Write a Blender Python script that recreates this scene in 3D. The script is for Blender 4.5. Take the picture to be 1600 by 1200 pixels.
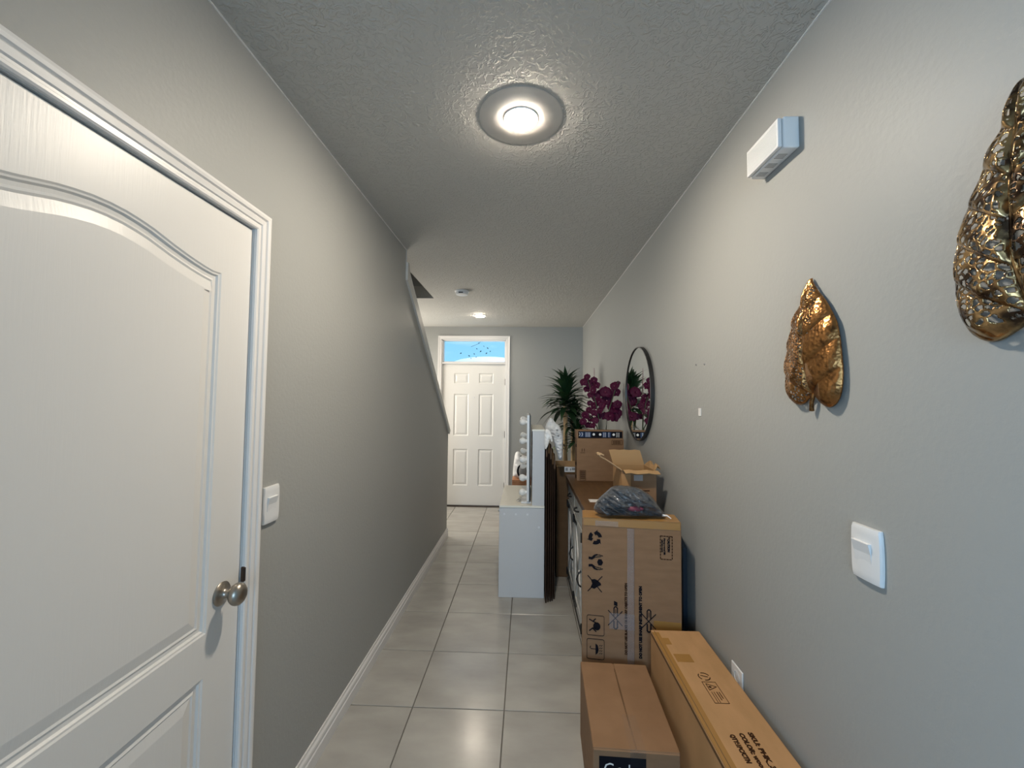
import bpy, bmesh, math, random
from mathutils import Vector, Matrix, noise
PI = math.pi
S = bpy.context.scene
COL = S.collection
for o in list(bpy.data.objects): bpy.data.objects.remove(o)

# ------------------------------------------------------------------ camera
F = 636.75                                   # focal length in pixels of the 1600 wide frame
YAW, PIT, ROL, EYE = -0.0357576, 0.0430260, 0.0102520, 1.50883
fw = Vector((math.sin(YAW)*math.cos(PIT), math.cos(YAW)*math.cos(PIT), math.sin(PIT)))
r0 = Vector((math.cos(YAW), -math.sin(YAW), 0)); u0 = r0.cross(fw)
rt = r0*math.cos(ROL)+u0*math.sin(ROL); up = u0*math.cos(ROL)-r0*math.sin(ROL)
cd = bpy.data.cameras.new('camera'); cam = bpy.data.objects.new('camera', cd); COL.objects.link(cam)
cd.sensor_fit = 'HORIZONTAL'; cd.sensor_width = 36; cd.lens = F/1600*36; cd.clip_start = .02
m = Matrix((rt, up, -fw)).transposed().to_4x4(); m.translation = (0, 0, EYE); cam.matrix_world = m
S.camera = cam
def WP(x, y, X=None, Y=None, Z=None):
    """world point on the plane X=, Y= or Z= that was measured at that place of the photograph"""
    d = rt*((x-800)/F)+up*((600-y)/F)+fw
    k = X/d.x if X is not None else Y/d.y if Y is not None else (Z-EYE)/d.z
    return Vector((0, 0, EYE))+d*k

# ------------------------------------------------------------------ world, lights, exposure
S.view_settings.view_transform = 'Standard'; S.view_settings.look = 'None'
S.view_settings.exposure = 1.15; S.view_settings.gamma = 1; S.view_settings.use_curve_mapping = False
W = bpy.data.worlds.new('sky'); S.world = W; W.use_nodes = True
nt = W.node_tree; nt.nodes.clear()
wo = nt.nodes.new('ShaderNodeOutputWorld'); bg = nt.nodes.new('ShaderNodeBackground')
tc = nt.nodes.new('ShaderNodeTexCoord'); sp = nt.nodes.new('ShaderNodeSeparateXYZ')
cr = nt.nodes.new('ShaderNodeValToRGB'); ns = nt.nodes.new('ShaderNodeTexNoise')
cr.color_ramp.elements[0].position = 0.0; cr.color_ramp.elements[0].color = (.40, .80, 1.0, 1)
cr.color_ramp.elements[1].position = .45; cr.color_ramp.elements[1].color = (.09, .38, .95, 1)
ns.inputs['Scale'].default_value = 2.3; ns.inputs['Detail'].default_value = 5
mp = nt.nodes.new('ShaderNodeMapping'); mp.inputs['Scale'].default_value = (1, 1, 4)
c2 = nt.nodes.new('ShaderNodeValToRGB'); c2.color_ramp.elements[0].position = .52; c2.color_ramp.elements[1].position = .75
mx = nt.nodes.new('ShaderNodeMixRGB'); mx.inputs[2].default_value = (.75, .93, 1, 1)
L = nt.links.new
L(tc.outputs['Generated'], sp.inputs[0]); L(sp.outputs['Z'], cr.inputs[0]); L(tc.outputs['Generated'], mp.inputs[0])
L(mp.outputs[0], ns.inputs[0]); L(ns.outputs[0], c2.inputs[0]); L(c2.outputs[0], mx.inputs[0]); L(cr.outputs[0], mx.inputs[1])
L(mx.outputs[0], bg.inputs[0]); bg.inputs[1].default_value = .56; L(bg.outputs[0], wo.inputs[0])

def area(name, loc, direction, sx, sy, power, color):
    l = bpy.data.lights.new(name, 'AREA'); l.shape = 'RECTANGLE'; l.size = sx; l.size_y = sy; l.energy = power; l.color = color
    o = bpy.data.objects.new(name, l); COL.objects.link(o); o.location = loc
    o.rotation_euler = Vector(direction).to_track_quat('-Z', 'Z').to_euler(); return o
area('window_daylight', (-.6, -3.9, 1.35), (0, 1, 0), 2.6, 2.0, 43, (.52, .75, 1.0))          # glass doors of the room behind
area('stairwell_daylight', (-2.15, 5.15, 1.6), (1, 0, -.05), 1.1, 1.6, 22, (1.0, .93, .82))        # window of the entry, left of the stairs
area('side_fill', (-2.86, -2.0, 1.45), (1, 0, 0), 1.7, 1.5, 42, (.44, .70, 1.0))          # added blue fill for the right wall, as from an unseen side window
LAMP, LAMP_FAR = 325, 112
sun = bpy.data.lights.new('sun', 'SUN'); sun.energy = 2.2; sun.angle = .01; so = bpy.data.objects.new('sun', sun); COL.objects.link(so); so.rotation_euler = Vector((-.7, .55, -1)).to_track_quat('-Z', 'Z').to_euler()

# ------------------------------------------------------------------ materials
def mat(name, col, rough=.6, metal=0, bump=None, var=None, spec=.5, coat=0, emit=None, alpha=None, coords='Object', per=0):
    m = bpy.data.materials.new(name); m.use_nodes = True; t = m.node_tree; b = t.nodes['Principled BSDF']
    b.inputs['Base Color'].default_value = (*col, 1); b.inputs['Roughness'].default_value = rough
    b.inputs['Metallic'].default_value = metal; b.inputs['Specular IOR Level'].default_value = spec
    b.inputs['Coat Weight'].default_value = coat
    if alpha is not None: b.inputs['Alpha'].default_value = alpha
    if emit: b.inputs['Emission Color'].default_value = (*emit[0], 1); b.inputs['Emission Strength'].default_value = emit[1]
    tc = t.nodes.new('ShaderNodeTexCoord')
    src = tc.outputs[coords]
    if per:
        oi = t.nodes.new('ShaderNodeObjectInfo'); ad = t.nodes.new('ShaderNodeVectorMath'); ad.operation = 'ADD'
        sc = t.nodes.new('ShaderNodeMath'); sc.operation = 'MULTIPLY'; sc.inputs[1].default_value = 37
        t.links.new(oi.outputs['Random'], sc.inputs[0]); t.links.new(src, ad.inputs[0]); t.links.new(sc.outputs[0], ad.inputs[1]); src = ad.outputs[0]
    if var:                                  # (colour2, scale, stretch, lo, hi)
        c2, scl, st, lo, hi = var
        mp = t.nodes.new('ShaderNodeMapping'); mp.inputs['Scale'].default_value = st; t.links.new(src, mp.inputs[0])
        n = t.nodes.new('ShaderNodeTexNoise'); n.inputs['Scale'].default_value = scl; n.inputs['Detail'].default_value = 6; t.links.new(mp.outputs[0], n.inputs[0])
        r = t.nodes.new('ShaderNodeValToRGB'); r.color_ramp.elements[0].position = lo; r.color_ramp.elements[1].position = hi
        r.color_ramp.elements[0].color = (*col, 1); r.color_ramp.elements[1].color = (*c2, 1)
        t.links.new(n.outputs[0], r.inputs[0]); t.links.new(r.outputs[0], b.inputs['Base Color'])
    if bump:                                 # (kind, scale, strength, distance, stretch)
        k, scl, stg, dist, st = bump
        mp = t.nodes.new('ShaderNodeMapping'); mp.inputs['Scale'].default_value = st; t.links.new(src, mp.inputs[0])
        bp = t.nodes.new('ShaderNodeBump'); bp.inputs['Strength'].default_value = stg; bp.inputs['Distance'].default_value = dist
        if k == 'noise':
            n = t.nodes.new('ShaderNodeTexNoise'); n.inputs['Scale'].default_value = scl; n.inputs['Detail'].default_value = 4; h = n.outputs[0]
        elif k == 'knock':
            n = t.nodes.new('ShaderNodeTexNoise'); n.inputs['Scale'].default_value = scl; n.inputs['Detail'].default_value = 3; n.inputs['Distortion'].default_value = 1.6
            rr = t.nodes.new('ShaderNodeValToRGB'); rr.color_ramp.elements[0].position = .47; rr.color_ramp.elements[1].position = .60
            t.links.new(n.outputs[0], rr.inputs[0]); h = rr.outputs[0]
        else:
            n = t.nodes.new('ShaderNodeTexVoronoi'); n.inputs['Scale'].default_value = scl; h = n.outputs['Distance']
        t.links.new(mp.outputs[0], n.inputs[0]); t.links.new(h, bp.inputs['Height']); t.links.new(bp.outputs[0], b.inputs['Normal'])
    return m
one = (1, 1, 1)
M_wall = mat('wall_paint', (.34, .347, .337), .50, bump=('noise', 70, .30, .0030, one), spec=.32)
M_ceil = mat('ceiling_texture', (.50, .49, .46), .75, bump=('knock', 36, .6, .005, one), spec=.3)
M_smooth = mat('smooth_ceiling_plate', (.44, .43, .41), .6)
M_trim = mat('white_trim', (.72, .71, .70), .35)
M_door = mat('white_moulded_door', (.70, .69, .67), .38, bump=('noise', 75, .22, .0012, (1, 3.2, .16)))
M_door2 = mat('entry_door_paint', (.74, .73, .70), .4)
M_cap = mat('cap_paint', (.50, .50, .48), .45)
M_tile = mat('porcelain_tile', (.345, .33, .305), .21, var=((.45, .435, .40), 3.0, (1, 2.2, 1), .32, .72), bump=('noise', 18, .06, .002, one), per=1)
M_grout = mat('grout', (.16, .15, .135), .8)
M_kraft = mat('kraft_board', (.225, .130, .070), .75, var=((.26, .152, .084), 9, (1, 1, 4), .3, .7), bump=('noise', 90, .12, .002, (1, 1, 4)), spec=.25)
M_kraft2 = mat('golden_kraft_board', (.44, .255, .122), .72, var=((.375, .218, .10), 7, (3, 1, 1), .35, .7), bump=('noise', 80, .12, .002, (4, 1, 1)), spec=.25)
M_kdark = mat('dark_kraft_board', (.11, .063, .032), .8, var=((.14, .083, .043), 6, (1, 1, 3), .3, .7), spec=.15)
M_kin = mat('raw_board_inside', (.36, .22, .10), .8)
M_edge = mat('board_edge', (.45, .31, .18), .85)
M_tape = mat('amber_tape', (.33, .175, .05), .25, coat=.3)
M_clear = mat('clear_tape', (.45, .44, .47), .10, alpha=.13, coat=1, bump=('noise', 45, .6, .004, (1, 1, 3)))
M_clear2 = mat('thin_clear_tape', (.45, .44, .42), .08, alpha=.05, coat=1, bump=('noise', 30, .7, .006, (1, 3, 1)))
M_ink = mat('black_ink', (.008, .008, .012), .8, spec=.08)
M_brink = mat('brown_ink', (.040, .017, .008), .8, spec=.1)
M_red = mat('red_ink', (.10, .03, .03), .7)
M_label = mat('white_label', (.75, .74, .73), .5)
M_white = mat('white_plastic', (.72, .73, .74), .3)
M_wht2 = mat('white_laminate', (.57, .573, .58), .38)
M_desk = mat('cream_desk_top', (.80, .77, .68), .3)
M_black = mat('black_metal', (.012, .012, .012), .4)
M_navy = mat('dark_navy_panel', (.006, .018, .032), .35)
M_nickel = mat('satin_nickel', (.36, .325, .28), .33, 1, bump=('noise', 40, .05, .001, one))
M_dknick = mat('dark_strike', (.07, .05, .04), .4, .8)
M_mirror = mat('mirror_glass', (.93, .94, .92), .01, 1)
M_bronze = mat('bronze_leaf_metal', (.37, .185, .068), .28, 1, var=((.045, .025, .015), 55, one, .50, .74), bump=('vor', 120, .7, .0012, one))
M_bronze2 = mat('golden_bronze_leaf_metal', (.52, .34, .16), .22, 1, var=((.07, .045, .03), 30, one, .38, .60), bump=('vor', 75, .5, .0016, one))
M_top = mat('walnut_top', (.135, .070, .028), .38, var=((.09, .045, .018), 5, (9, 1, 1), .35, .65))
M_wash = mat('whitewashed_wood', (.62, .60, .56), .5, var=((.52, .505, .48), 5, (1, 1, 7), .45, .7))
M_board = mat('dark_brown_board', (.034, .019, .012), .85, var=((.020, .012, .008), 8, (1, 1, .4), .4, .6), spec=.1)
M_green = mat('dark_green_leaf', (.014, .042, .018), .38, var=((.028, .075, .025), 4, one, .45, .7), per=1)
M_lime = mat('light_green_leaf', (.10, .20, .04), .4)
M_trunk = mat('tan_trunk', (.40, .28, .15), .8, bump=('noise', 30, .5, .004, (1, 1, 6)))
M_orchid = mat('magenta_petal', (.080, .0015, .030), .6, var=((.030, .001, .013), 30, one, .4, .7), spec=.2)
M_lip = mat('pale_flower_centre', (.17, .02, .06), .6)
M_stem = mat('dark_green_stem', (.03, .05, .018), .5)
M_pot = mat('dark_pot', (.05, .035, .03), .6)
M_soil = mat('soil', (.04, .028, .02), .9)
M_bagw = mat('white_plastic_bag', (.80, .80, .79), .35, var=((.60, .60, .61), 9, one, .45, .7), bump=('noise', 18, .35, .01, one))
M_bagg = mat('grey_film', (.085, .095, .11), .16, coat=1, alpha=.72, bump=('noise', 7, 1.0, .06, (1, 1.5, 5)))
M_cloth = mat('bundled_cloth', (.022, .028, .042), .6, var=((.12, .125, .12), 9, (1, 2, 3), .45, .60), bump=('noise', 9, 1.0, .05, (1, 1, 4)))
M_pink = mat('pink_cloth', (.16, .035, .06), .7)
M_blue = mat('printed_blue', (.012, .03, .10), .4)
M_wood = mat('orange_wood', (.50, .24, .12), .6, var=((.38, .17, .08), 8, (1, 1, 6), .4, .6))
M_gprint = mat('grey_print', (.27, .27, .27), .5)
M_bulb = mat('frosted_bulb', (.85, .85, .83), .2)
M_ext = mat('exterior_stucco', (.8, .8, .78), .8)

# ------------------------------------------------------------------ helpers
WL = {}
def tag(o, label=None, cat=None, group=None, kind=None):
    if label: o['label'] = label
    if cat: o['category'] = cat
    if group: o['group'] = group
    if kind: o['kind'] = kind
    return o
def thing(name, label, cat, loc=(0, 0, 0), group=None, rotz=0):
    o = bpy.data.objects.new(name, None); COL.objects.link(o); o.empty_display_size = .05
    o.location = loc; o.rotation_euler = (0, 0, rotz); tag(o, label, cat, group)
    WL[o.name] = Matrix.Translation(Vector(loc)) @ Matrix.Rotation(rotz, 4, 'Z'); return o
def put(name, bm, m, parent=None, smooth=False, label=None, kind=None, origin=None, local=False):
    """links a bmesh drawn in world coordinates (or local ones) as one object"""
    me = bpy.data.meshes.new(name)
    bmesh.ops.recalc_face_normals(bm, faces=bm.faces[:])
    bm.to_mesh(me); bm.free()
    for mm in (m if isinstance(m, (list, tuple)) else [m]): me.materials.append(mm)
    for p in me.polygons: p.use_smooth = smooth
    if smooth: me.set_sharp_from_angle(angle=math.radians(40))
    o = bpy.data.objects.new(name, me); COL.objects.link(o)
    if parent is not None:
        o.parent = parent; Wm = WL[parent.name]
        if not local: me.transform(Wm.inverted())
        WL[o.name] = Wm
    else:
        if origin is not None: me.transform(Matrix.Translation(-Vector(origin))); o.location = origin
        WL[o.name] = Matrix.Translation(Vector(origin or (0, 0, 0)))
    if label: o['label'] = label
    if kind: o['kind'] = kind
    return o
def B(): return bmesh.new()
def bx(bm, x0, x1, y0, y1, z0, z1, bev=0, mi=0, seg=1):
    mtx = Matrix.Translation(((x0+x1)/2, (y0+y1)/2, (z0+z1)/2)) @ Matrix.Diagonal((abs(x1-x0), abs(y1-y0), abs(z1-z0), 1))
    r = bmesh.ops.create_cube(bm, size=1, matrix=mtx); vs = r['verts']
    fs = {f for v in vs for f in v.link_faces}
    if bev:
        es = list({e for v in vs for e in v.link_edges})
        r2 = bmesh.ops.bevel(bm, geom=es, offset=bev, segments=seg, affect='EDGES', profile=.6)
        fs = set(r2['faces']) | {f for f in fs if f.is_valid}
    for f in fs:
        if f.is_valid: f.material_index = mi
    return bm
def cyl(bm, a, b, ra, rb=None, n=16, mi=0, caps=True):
    a, b = Vector(a), Vector(b); d = b-a; rb = ra if rb is None else rb
    q = d.to_track_quat('Z', 'Y').to_matrix()
    A = [bm.verts.new(a+q @ Vector((ra*math.cos(2*PI*i/n), ra*math.sin(2*PI*i/n), 0))) for i in range(n)]
    C = [bm.verts.new(b+q @ Vector((rb*math.cos(2*PI*i/n), rb*math.sin(2*PI*i/n), 0))) for i in range(n)]
    fs = [bm.faces.new((A[i], A[(i+1) % n], C[(i+1) % n], C[i])) for i in range(n)]
    if caps: fs += [bm.faces.new(A[::-1]), bm.faces.new(C)]
    for f in fs: f.material_index = mi
    return bm
def lathe(bm, prof, base, axis=(0, 0, 1), n=28, close=True, sx=1, sy=1):
    """prof: list of (radius, height) along axis"""
    q = Vector(axis).to_track_quat('Z', 'Y').to_matrix(); base = Vector(base); rows = []
    for r, h in prof:
        if r < 1e-6: rows.append([bm.verts.new(base+q @ Vector((0, 0, h)))])
        else: rows.append([bm.verts.new(base+q @ Vector((r*sx*math.cos(2*PI*i/n), r*sy*math.sin(2*PI*i/n), h))) for i in range(n)])
    for a, b in zip(rows, rows[1:]):
        for i in range(n):
            j = (i+1) % n
            if len(a) == 1 and len(b) == 1: continue
            if len(a) == 1: bm.faces.new((a[0], b[j], b[i]))
            elif len(b) == 1: bm.faces.new((a[i], a[j], b[0]))
            else: bm.faces.new((a[i], a[j], b[j], b[i]))
    return bm
def tube(bm, pts, r, n=8, r2=None):
    pts = [Vector(p) for p in pts]; rows = []; N = len(pts)
    for k, p in enumerate(pts):
        d = (pts[min(k+1, N-1)]-pts[max(k-1, 0)]).normalized(); q = d.to_track_quat('Z', 'Y').to_matrix()
        rr = r if r2 is None else r+(r2-r)*k/(N-1)
        rows.append([bm.verts.new(p+q @ Vector((rr*math.cos(2*PI*i/n), rr*math.sin(2*PI*i/n), 0))) for i in range(n)])
    for a, b in zip(rows, rows[1:]):
        for i in range(n): bm.faces.new((a[i], a[(i+1) % n], b[(i+1) % n], b[i]))
    bm.faces.new(rows[0][::-1]); bm.faces.new(rows[-1]); return bm
def prism(bm, pts, axis, a, b, mi=0):
    """polygon given in the two other axes, extruded along axis (0=x,1=y,2=z) from a to b"""
    def P(p, h):
        return Vector((h, p[0], p[1])) if axis == 0 else Vector((p[0], h, p[1])) if axis == 1 else Vector((p[0], p[1], h))
    A = [bm.verts.new(P(p, a)) for p in pts]; C = [bm.verts.new(P(p, b)) for p in pts]; n = len(pts)
    fs = [bm.faces.new(A), bm.faces.new(C)]+[bm.faces.new((A[i], A[(i+1) % n], C[(i+1) % n], C[i])) for i in range(n)]
    for f in fs: f.material_index = mi
    return bm
def obox(bm, o, U, V, N, u0, u1, v0, v1, h0, h1):
    """box in a frame: origin o, axes U, V and normal N"""
    o, U, V, N = map(Vector, (o, U, V, N)); vs = [bm.verts.new(o+U*u+V*v+N*h) for h in (h0, h1) for v in (v0, v1) for u in (u0, u1)]
    for q in ((0, 1, 3, 2), (4, 5, 7, 6), (0, 1, 5, 4), (2, 3, 7, 6), (0, 2, 6, 4), (1, 3, 7, 5)): bm.faces.new([vs[i] for i in q])
    return bm
def flat(bm, pts3, N, th=.0008):
    """thin print: polygon of 3D points given a little thickness along N"""
    N = Vector(N)*th; A = [bm.verts.new(Vector(p)) for p in pts3]; C = [bm.verts.new(Vector(p)+N) for p in pts3]; n = len(A)
    bm.faces.new(A); bm.faces.new(C)
    for i in range(n): bm.faces.new((A[i], A[(i+1) % n], C[(i+1) % n], C[i]))
def text(name, s, o, U, V, size, m, parent, N=None, bold=0, width=None, label=None, squeeze=1):
    """printed lettering: starts at o, runs along U, letters stand along V"""
    cu = bpy.data.curves.new('t', 'FONT'); cu.body = s; cu.size = size; cu.offset = bold; cu.extrude = .0003; cu.resolution_u = 2
    t = bpy.data.objects.new('t', cu); COL.objects.link(t)
    dg = bpy.context.evaluated_depsgraph_get(); me = bpy.data.meshes.new_from_object(t.evaluated_get(dg)); bpy.data.objects.remove(t)
    U, V = Vector(U).normalized(), Vector(V).normalized(); N = U.cross(V)
    if width: squeeze = width/max(1e-6, max(v.co.x for v in me.vertices))
    b = B(); b.from_mesh(me); bpy.data.meshes.remove(me)
    mt = Matrix((U*squeeze, V, N)).transposed().to_4x4(); mt.translation = Vector(o)+N*.0006
    b.transform(mt); return put(name, b, m, parent, label=label)
def inside(p, poly):
    x, y = p; c = False; n = len(poly)
    for i in range(n):
        (x1, y1), (x2, y2) = poly[i], poly[(i+1) % n]
        if (y1 > y) != (y2 > y) and x < (x2-x1)*(y-y1)/(y2-y1)+x1: c = not c
    return c
def near(p, poly):
    px, py = p; bd = 1e18; bq = p; n = len(poly)
    for i in range(n):
        ax, ay = poly[i]; cx, cy = poly[(i+1) % n]; dx, dy = cx-ax, cy-ay; l = dx*dx+dy*dy or 1e-12
        t = ((px-ax)*dx+(py-ay)*dy)/l; t = 0 if t < 0 else 1 if t > 1 else t
        qx, qy = ax+dx*t, ay+dy*t; d = (qx-px)**2+(qy-py)**2
        if d < bd: bd = d; bq = (qx, qy)
    return math.sqrt(bd), bq
def smoothpoly(poly, it=2):
    for _ in range(it):
        out = []
        for i in range(len(poly)):
            a, b = poly[i], poly[(i+1) % len(poly)]
            out += [(a[0]*.75+b[0]*.25, a[1]*.75+b[1]*.25), (a[0]*.25+b[0]*.75, a[1]*.25+b[1]*.75)]
        poly = out
    return poly
def sheet(poly, step, height, to3, holes=None, back=None):
    """grid sheet cut to a 2D outline and raised by height(u, v, d); with back= a second surface closes it"""
    u0 = min(p[0] for p in poly); u1 = max(p[0] for p in poly); v0 = min(p[1] for p in poly); v1 = max(p[1] for p in poly)
    nu, nv = int((u1-u0)/step)+3, int((v1-v0)/step)+3; bm = B(); cells = []
    use = {}
    for i in range(nu):
        for j in range(nv):
            c = (u0+(i-.5)*step, v0+(j-.5)*step)
            if inside(c, poly) and not (holes and holes(*c)):
                cells.append((i, j)); 
                for k in ((i, j), (i+1, j), (i+1, j+1), (i, j+1)): use[k] = use.get(k, 0)+1
    V = {}; V2 = {}
    for k, cnt in use.items():
        p = (u0+(k[0]-1)*step, v0+(k[1]-1)*step); d, q = near(p, poly)
        if not inside(p, poly) or (d < step*.75 and cnt < 4): p = q; d = 0
        V[k] = bm.verts.new(to3(p[0], p[1], height(p[0], p[1], d)))
        if back: V2[k] = V[k] if d == 0 else bm.verts.new(to3(p[0], p[1], back(p[0], p[1], d)))
    for i, j in cells:
        ks = ((i, j), (i+1, j), (i+1, j+1), (i, j+1))
        try: bm.faces.new([V[k] for k in ks])
        except ValueError: pass
        if back:
            try: bm.faces.new([V2[k] for k in ks][::-1])
            except ValueError: pass
    return bm
def solid(o, t):
    md = o.modifiers.new('thickness', 'SOLIDIFY'); md.thickness = t; md.offset = 0; return o
def fbm(x, y, z=0, s=1): return noise.fractal(Vector((x*s, y*s, z)), 1.0, 2.0, 4)

# ------------------------------------------------------------------ room shell
XL, XR, H, D = -.8726, .8046, 2.592, 5.863
TH = .115
def wall(name, bm, m=None): return put(name, bm, m or M_wall, kind='structure')
b = B(); bx(b, -3.0, XR+.1, -4.1, D+.1, -.12, -.008)
FLOOR = put('floor', b, M_grout, kind='structure')
T0X, T0Y, T = -.54754, 2.50910, .45214
tiles = {}; tmesh = {}
for i in range(-6, 4):
    for j in range(-15, 9):
        x0, x1 = T0X+i*T, T0X+(i+1)*T; y0, y1 = T0Y+j*T, T0Y+(j+1)*T; g = .0022
        x0c, x1c, y0c, y1c = max(x0, -2.25), min(x1, XR), max(y0, -4), min(y1, D)
        if x1c-x0c < .02 or y1c-y0c < .02: continue
        if y1 < -.2 or (x1 < XL-.02 and y1 < 4.3): continue
        key = (round(x1c-x0c, 4), round(y1c-y0c, 4))
        cx, cy = (x0c+x1c)/2, (y0c+y1c)/2
        if key not in tmesh:
            t = B(); hx, hy = key[0]/2-g, key[1]/2-g
            lo = [t.verts.new((sx*hx, sy*hy, -.010)) for sx, sy in ((-1, -1), (1, -1), (1, 1), (-1, 1))]
            mi = [t.verts.new((sx*hx, sy*hy, -.0018)) for sx, sy in ((-1, -1), (1, -1), (1, 1), (-1, 1))]
            hi = [t.verts.new((sx*(hx-.0016), sy*(hy-.0016), 0)) for sx, sy in ((-1, -1), (1, -1), (1, 1), (-1, 1))]
            t.faces.new(hi)
            for a, c in ((lo, mi), (mi, hi)):
                for k in range(4): t.faces.new((a[k], a[(k+1) % 4], c[(k+1) % 4], c[k]))
            bmesh.ops.recalc_face_normals(t, faces=t.faces[:])
            me = bpy.data.meshes.new('tile'); t.to_mesh(me); t.free(); me.materials.append(M_tile); tmesh[key] = me
        o = bpy.data.objects.new('tile', tmesh[key]); COL.objects.link(o); o.parent = FLOOR; o.location = (cx, cy, 0)
DY0, DY1, DZ = .380, 1.2435, 2.045           # interior door slab
OY0, OY1, OZ = DY0-.012, DY1+.012, DZ+.012   # its opening
SA, SB = (4.555, 1.150), (2.857, 2.372)      # slope of the stair wall, under the cap board
b = B(); prism(b, [(-.35, 0), (OY0, 0), (OY0, OZ), (OY1, OZ), (OY1, 0), (4.555, 0), SA, SB, (2.857, H), (-.35, H)], 0, XL-TH, XL)
wall('wall_left', b)
b = B(); bx(b, XR, XR+.1, -4.0, D+.1, -.1, H+.1); wall('wall_right', b)
EX0, EX1, EZ = -1.243, -.289, 2.415
b = B(); prism(b, [(-3, -.1), (EX0, -.1), (EX0, EZ), (EX1, EZ), (EX1, -.1), (XR, -.1), (XR, 4.9), (-3, 4.9)], 1, D, D+.14); wall('wall_far', b)
# foyer and stairwell walls left of the knee wall
b = B(); prism(b, [(2.0, -.1), (4.55, -.1), (4.55, .75), (5.75, .75), (5.75, 2.35), (4.55, 2.35), (4.55, -.1), (D, -.1), (D, 4.9), (2.0, 4.9)] if 0 else [(2.0, -.1), (D, -.1), (D, 4.9), (2.0, 4.9)], 0, -2.35, -2.25); wall('wall_foyer', b)
b = B(); bx(b, -2.25, XL-TH, 2.0, 2.1, -.1, 4.9); wall('wall_stair', b)
b = B(); bx(b, XL-TH, XL-.002, 2.1, 4.24, H+.13, 4.9); bx(b, -2.25, XL-TH, 4.24, 4.34, H+.13, 4.9); wall('wall_stairwell', b)
# ceiling with the stair opening left of the knee wall
b = B(); XH = XL-TH
prism(b, [(-3.0, -4.1), (XR+.1, -4.1), (XR+.1, D+.1), (-2.4, D+.1), (-2.4, 4.237), (XH, 4.237), (XH, 1.9), (-3.0, 1.9)], 2, H, H+.13)
put('ceiling', b, M_ceil, kind='structure')
b = B(); bx(b, -2.4, XH+.12, 2.0, 4.4, 4.9, 5.0); wall('stairwell_top', b)  # top that closes the unseen stairwell
# rear room
b = B(); bx(b, -3.0, -2.9, -4, -2.9, -.1, H+.1); bx(b, -3.0, -2.9, -1.1, 1.9, -.1, H+.1); bx(b, -3.0, -2.9, -2.9, -1.1, -.1, .65); bx(b, -3.0, -2.9, -2.9, -1.1, 2.25, H+.1); wall('wall_rear_left', b)
b = B()
for y0, y1 in ((-2.9, -2.85), (-2.02, -1.98), (-1.15, -1.1)): bx(b, -2.97, -2.93, y0, y1, .65, 2.25)
bx(b, -2.97, -2.93, -2.85, -1.15, .65, .70); bx(b, -2.97, -2.93, -2.85, -1.15, 2.20, 2.25); wf = put('added_window', b, M_trim, kind='structure')  # unseen window frame, added to go with the side fill light
b = B(); prism(b, [(-3, 0), (-2.0, 0), (-2.0, 2.4), (.75, 2.4), (.75, 0), (XR, 0), (XR, H), (-3, H)], 1, -4.1, -4.0); wall('wall_rear', b)
b = B(); bx(b, -3.0, XL-TH, -.35, -.25, -.1, H+.1); wall('wall_rear_partition', b)
w = thing('sliding_glass_door', 'large white-framed glass doors on the rear wall behind the viewer', 'glass door', (-.6, -4.05, 0))
b = B()
for x0, x1 in ((-2.0, -1.94), (-.66, -.59), (.69, .75)): bx(b, x0, x1, -4.08, -4.02, 0, 2.4)
bx(b, -2.0, .75, -4.08, -4.02, 0, .06); bx(b, -2.0, .75, -4.08, -4.02, 2.34, 2.4); put('frame', b, M_trim, w)
gl = bpy.data.materials.new('window_glass'); gl.use_nodes = True; g = gl.node_tree; g.nodes.clear()
go = g.nodes.new('ShaderNodeOutputMaterial'); gt = g.nodes.new('ShaderNodeBsdfTransparent'); gg = g.nodes.new('ShaderNodeBsdfGlossy'); gm = g.nodes.new('ShaderNodeMixShader')
gg.inputs['Roughness'].default_value = .02; gm.inputs[0].default_value = .06; gt.inputs[0].default_value = (.93, .98, 1, 1)
g.links.new(gt.outputs[0], gm.inputs[1]); g.links.new(gg.outputs[0], gm.inputs[2]); g.links.new(gm.outputs[0], go.inputs[0])
b = B(); bx(b, -1.94, -.66, -4.055, -4.047, .06, 2.34); put('pane', b, gl, w)
b = B(); bx(b, -.59, .69, -4.055, -4.047, .06, 2.34); put('pane', b, gl, w)

# baseboards
BP = [(0, 0), (.016, 0), (.016, .052), (.012, .058), (.012, .066), (.015, .070), (.013, .080), (.007, .088), (.006, .0985), (0, .0985)]
b = B(); prism(b, [(XL+x, z) for x, z in BP], 1, DY1+.066, 4.571); put('baseboard_left', b, M_trim, kind='structure')
b = B(); prism(b, [(4.555+x, z) for x, z in BP], 0, XL-TH, XL+.014); put('baseboard_left_end', b, M_trim, kind='structure')
b = B(); prism(b, [(XR-x*.8, z) for x, z in BP], 1, -3.9, D); put('baseboard_right', b, M_trim, kind='structure')
b = B(); prism(b, [(D-x, z) for x, z in BP], 0, -.222, XR-.014); put('baseboard_far', b, M_trim, kind='structure')
# caulk lines between walls and ceiling
b = B(); bx(b, XR-.004, XR, -.3, D, H-.004, H); put('trim_1', b, M_trim, kind='structure')
b = B(); bx(b, XL, XL+.004, -.3, 2.857, H-.004, H); put('trim_2', b, M_trim, kind='structure')
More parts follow.
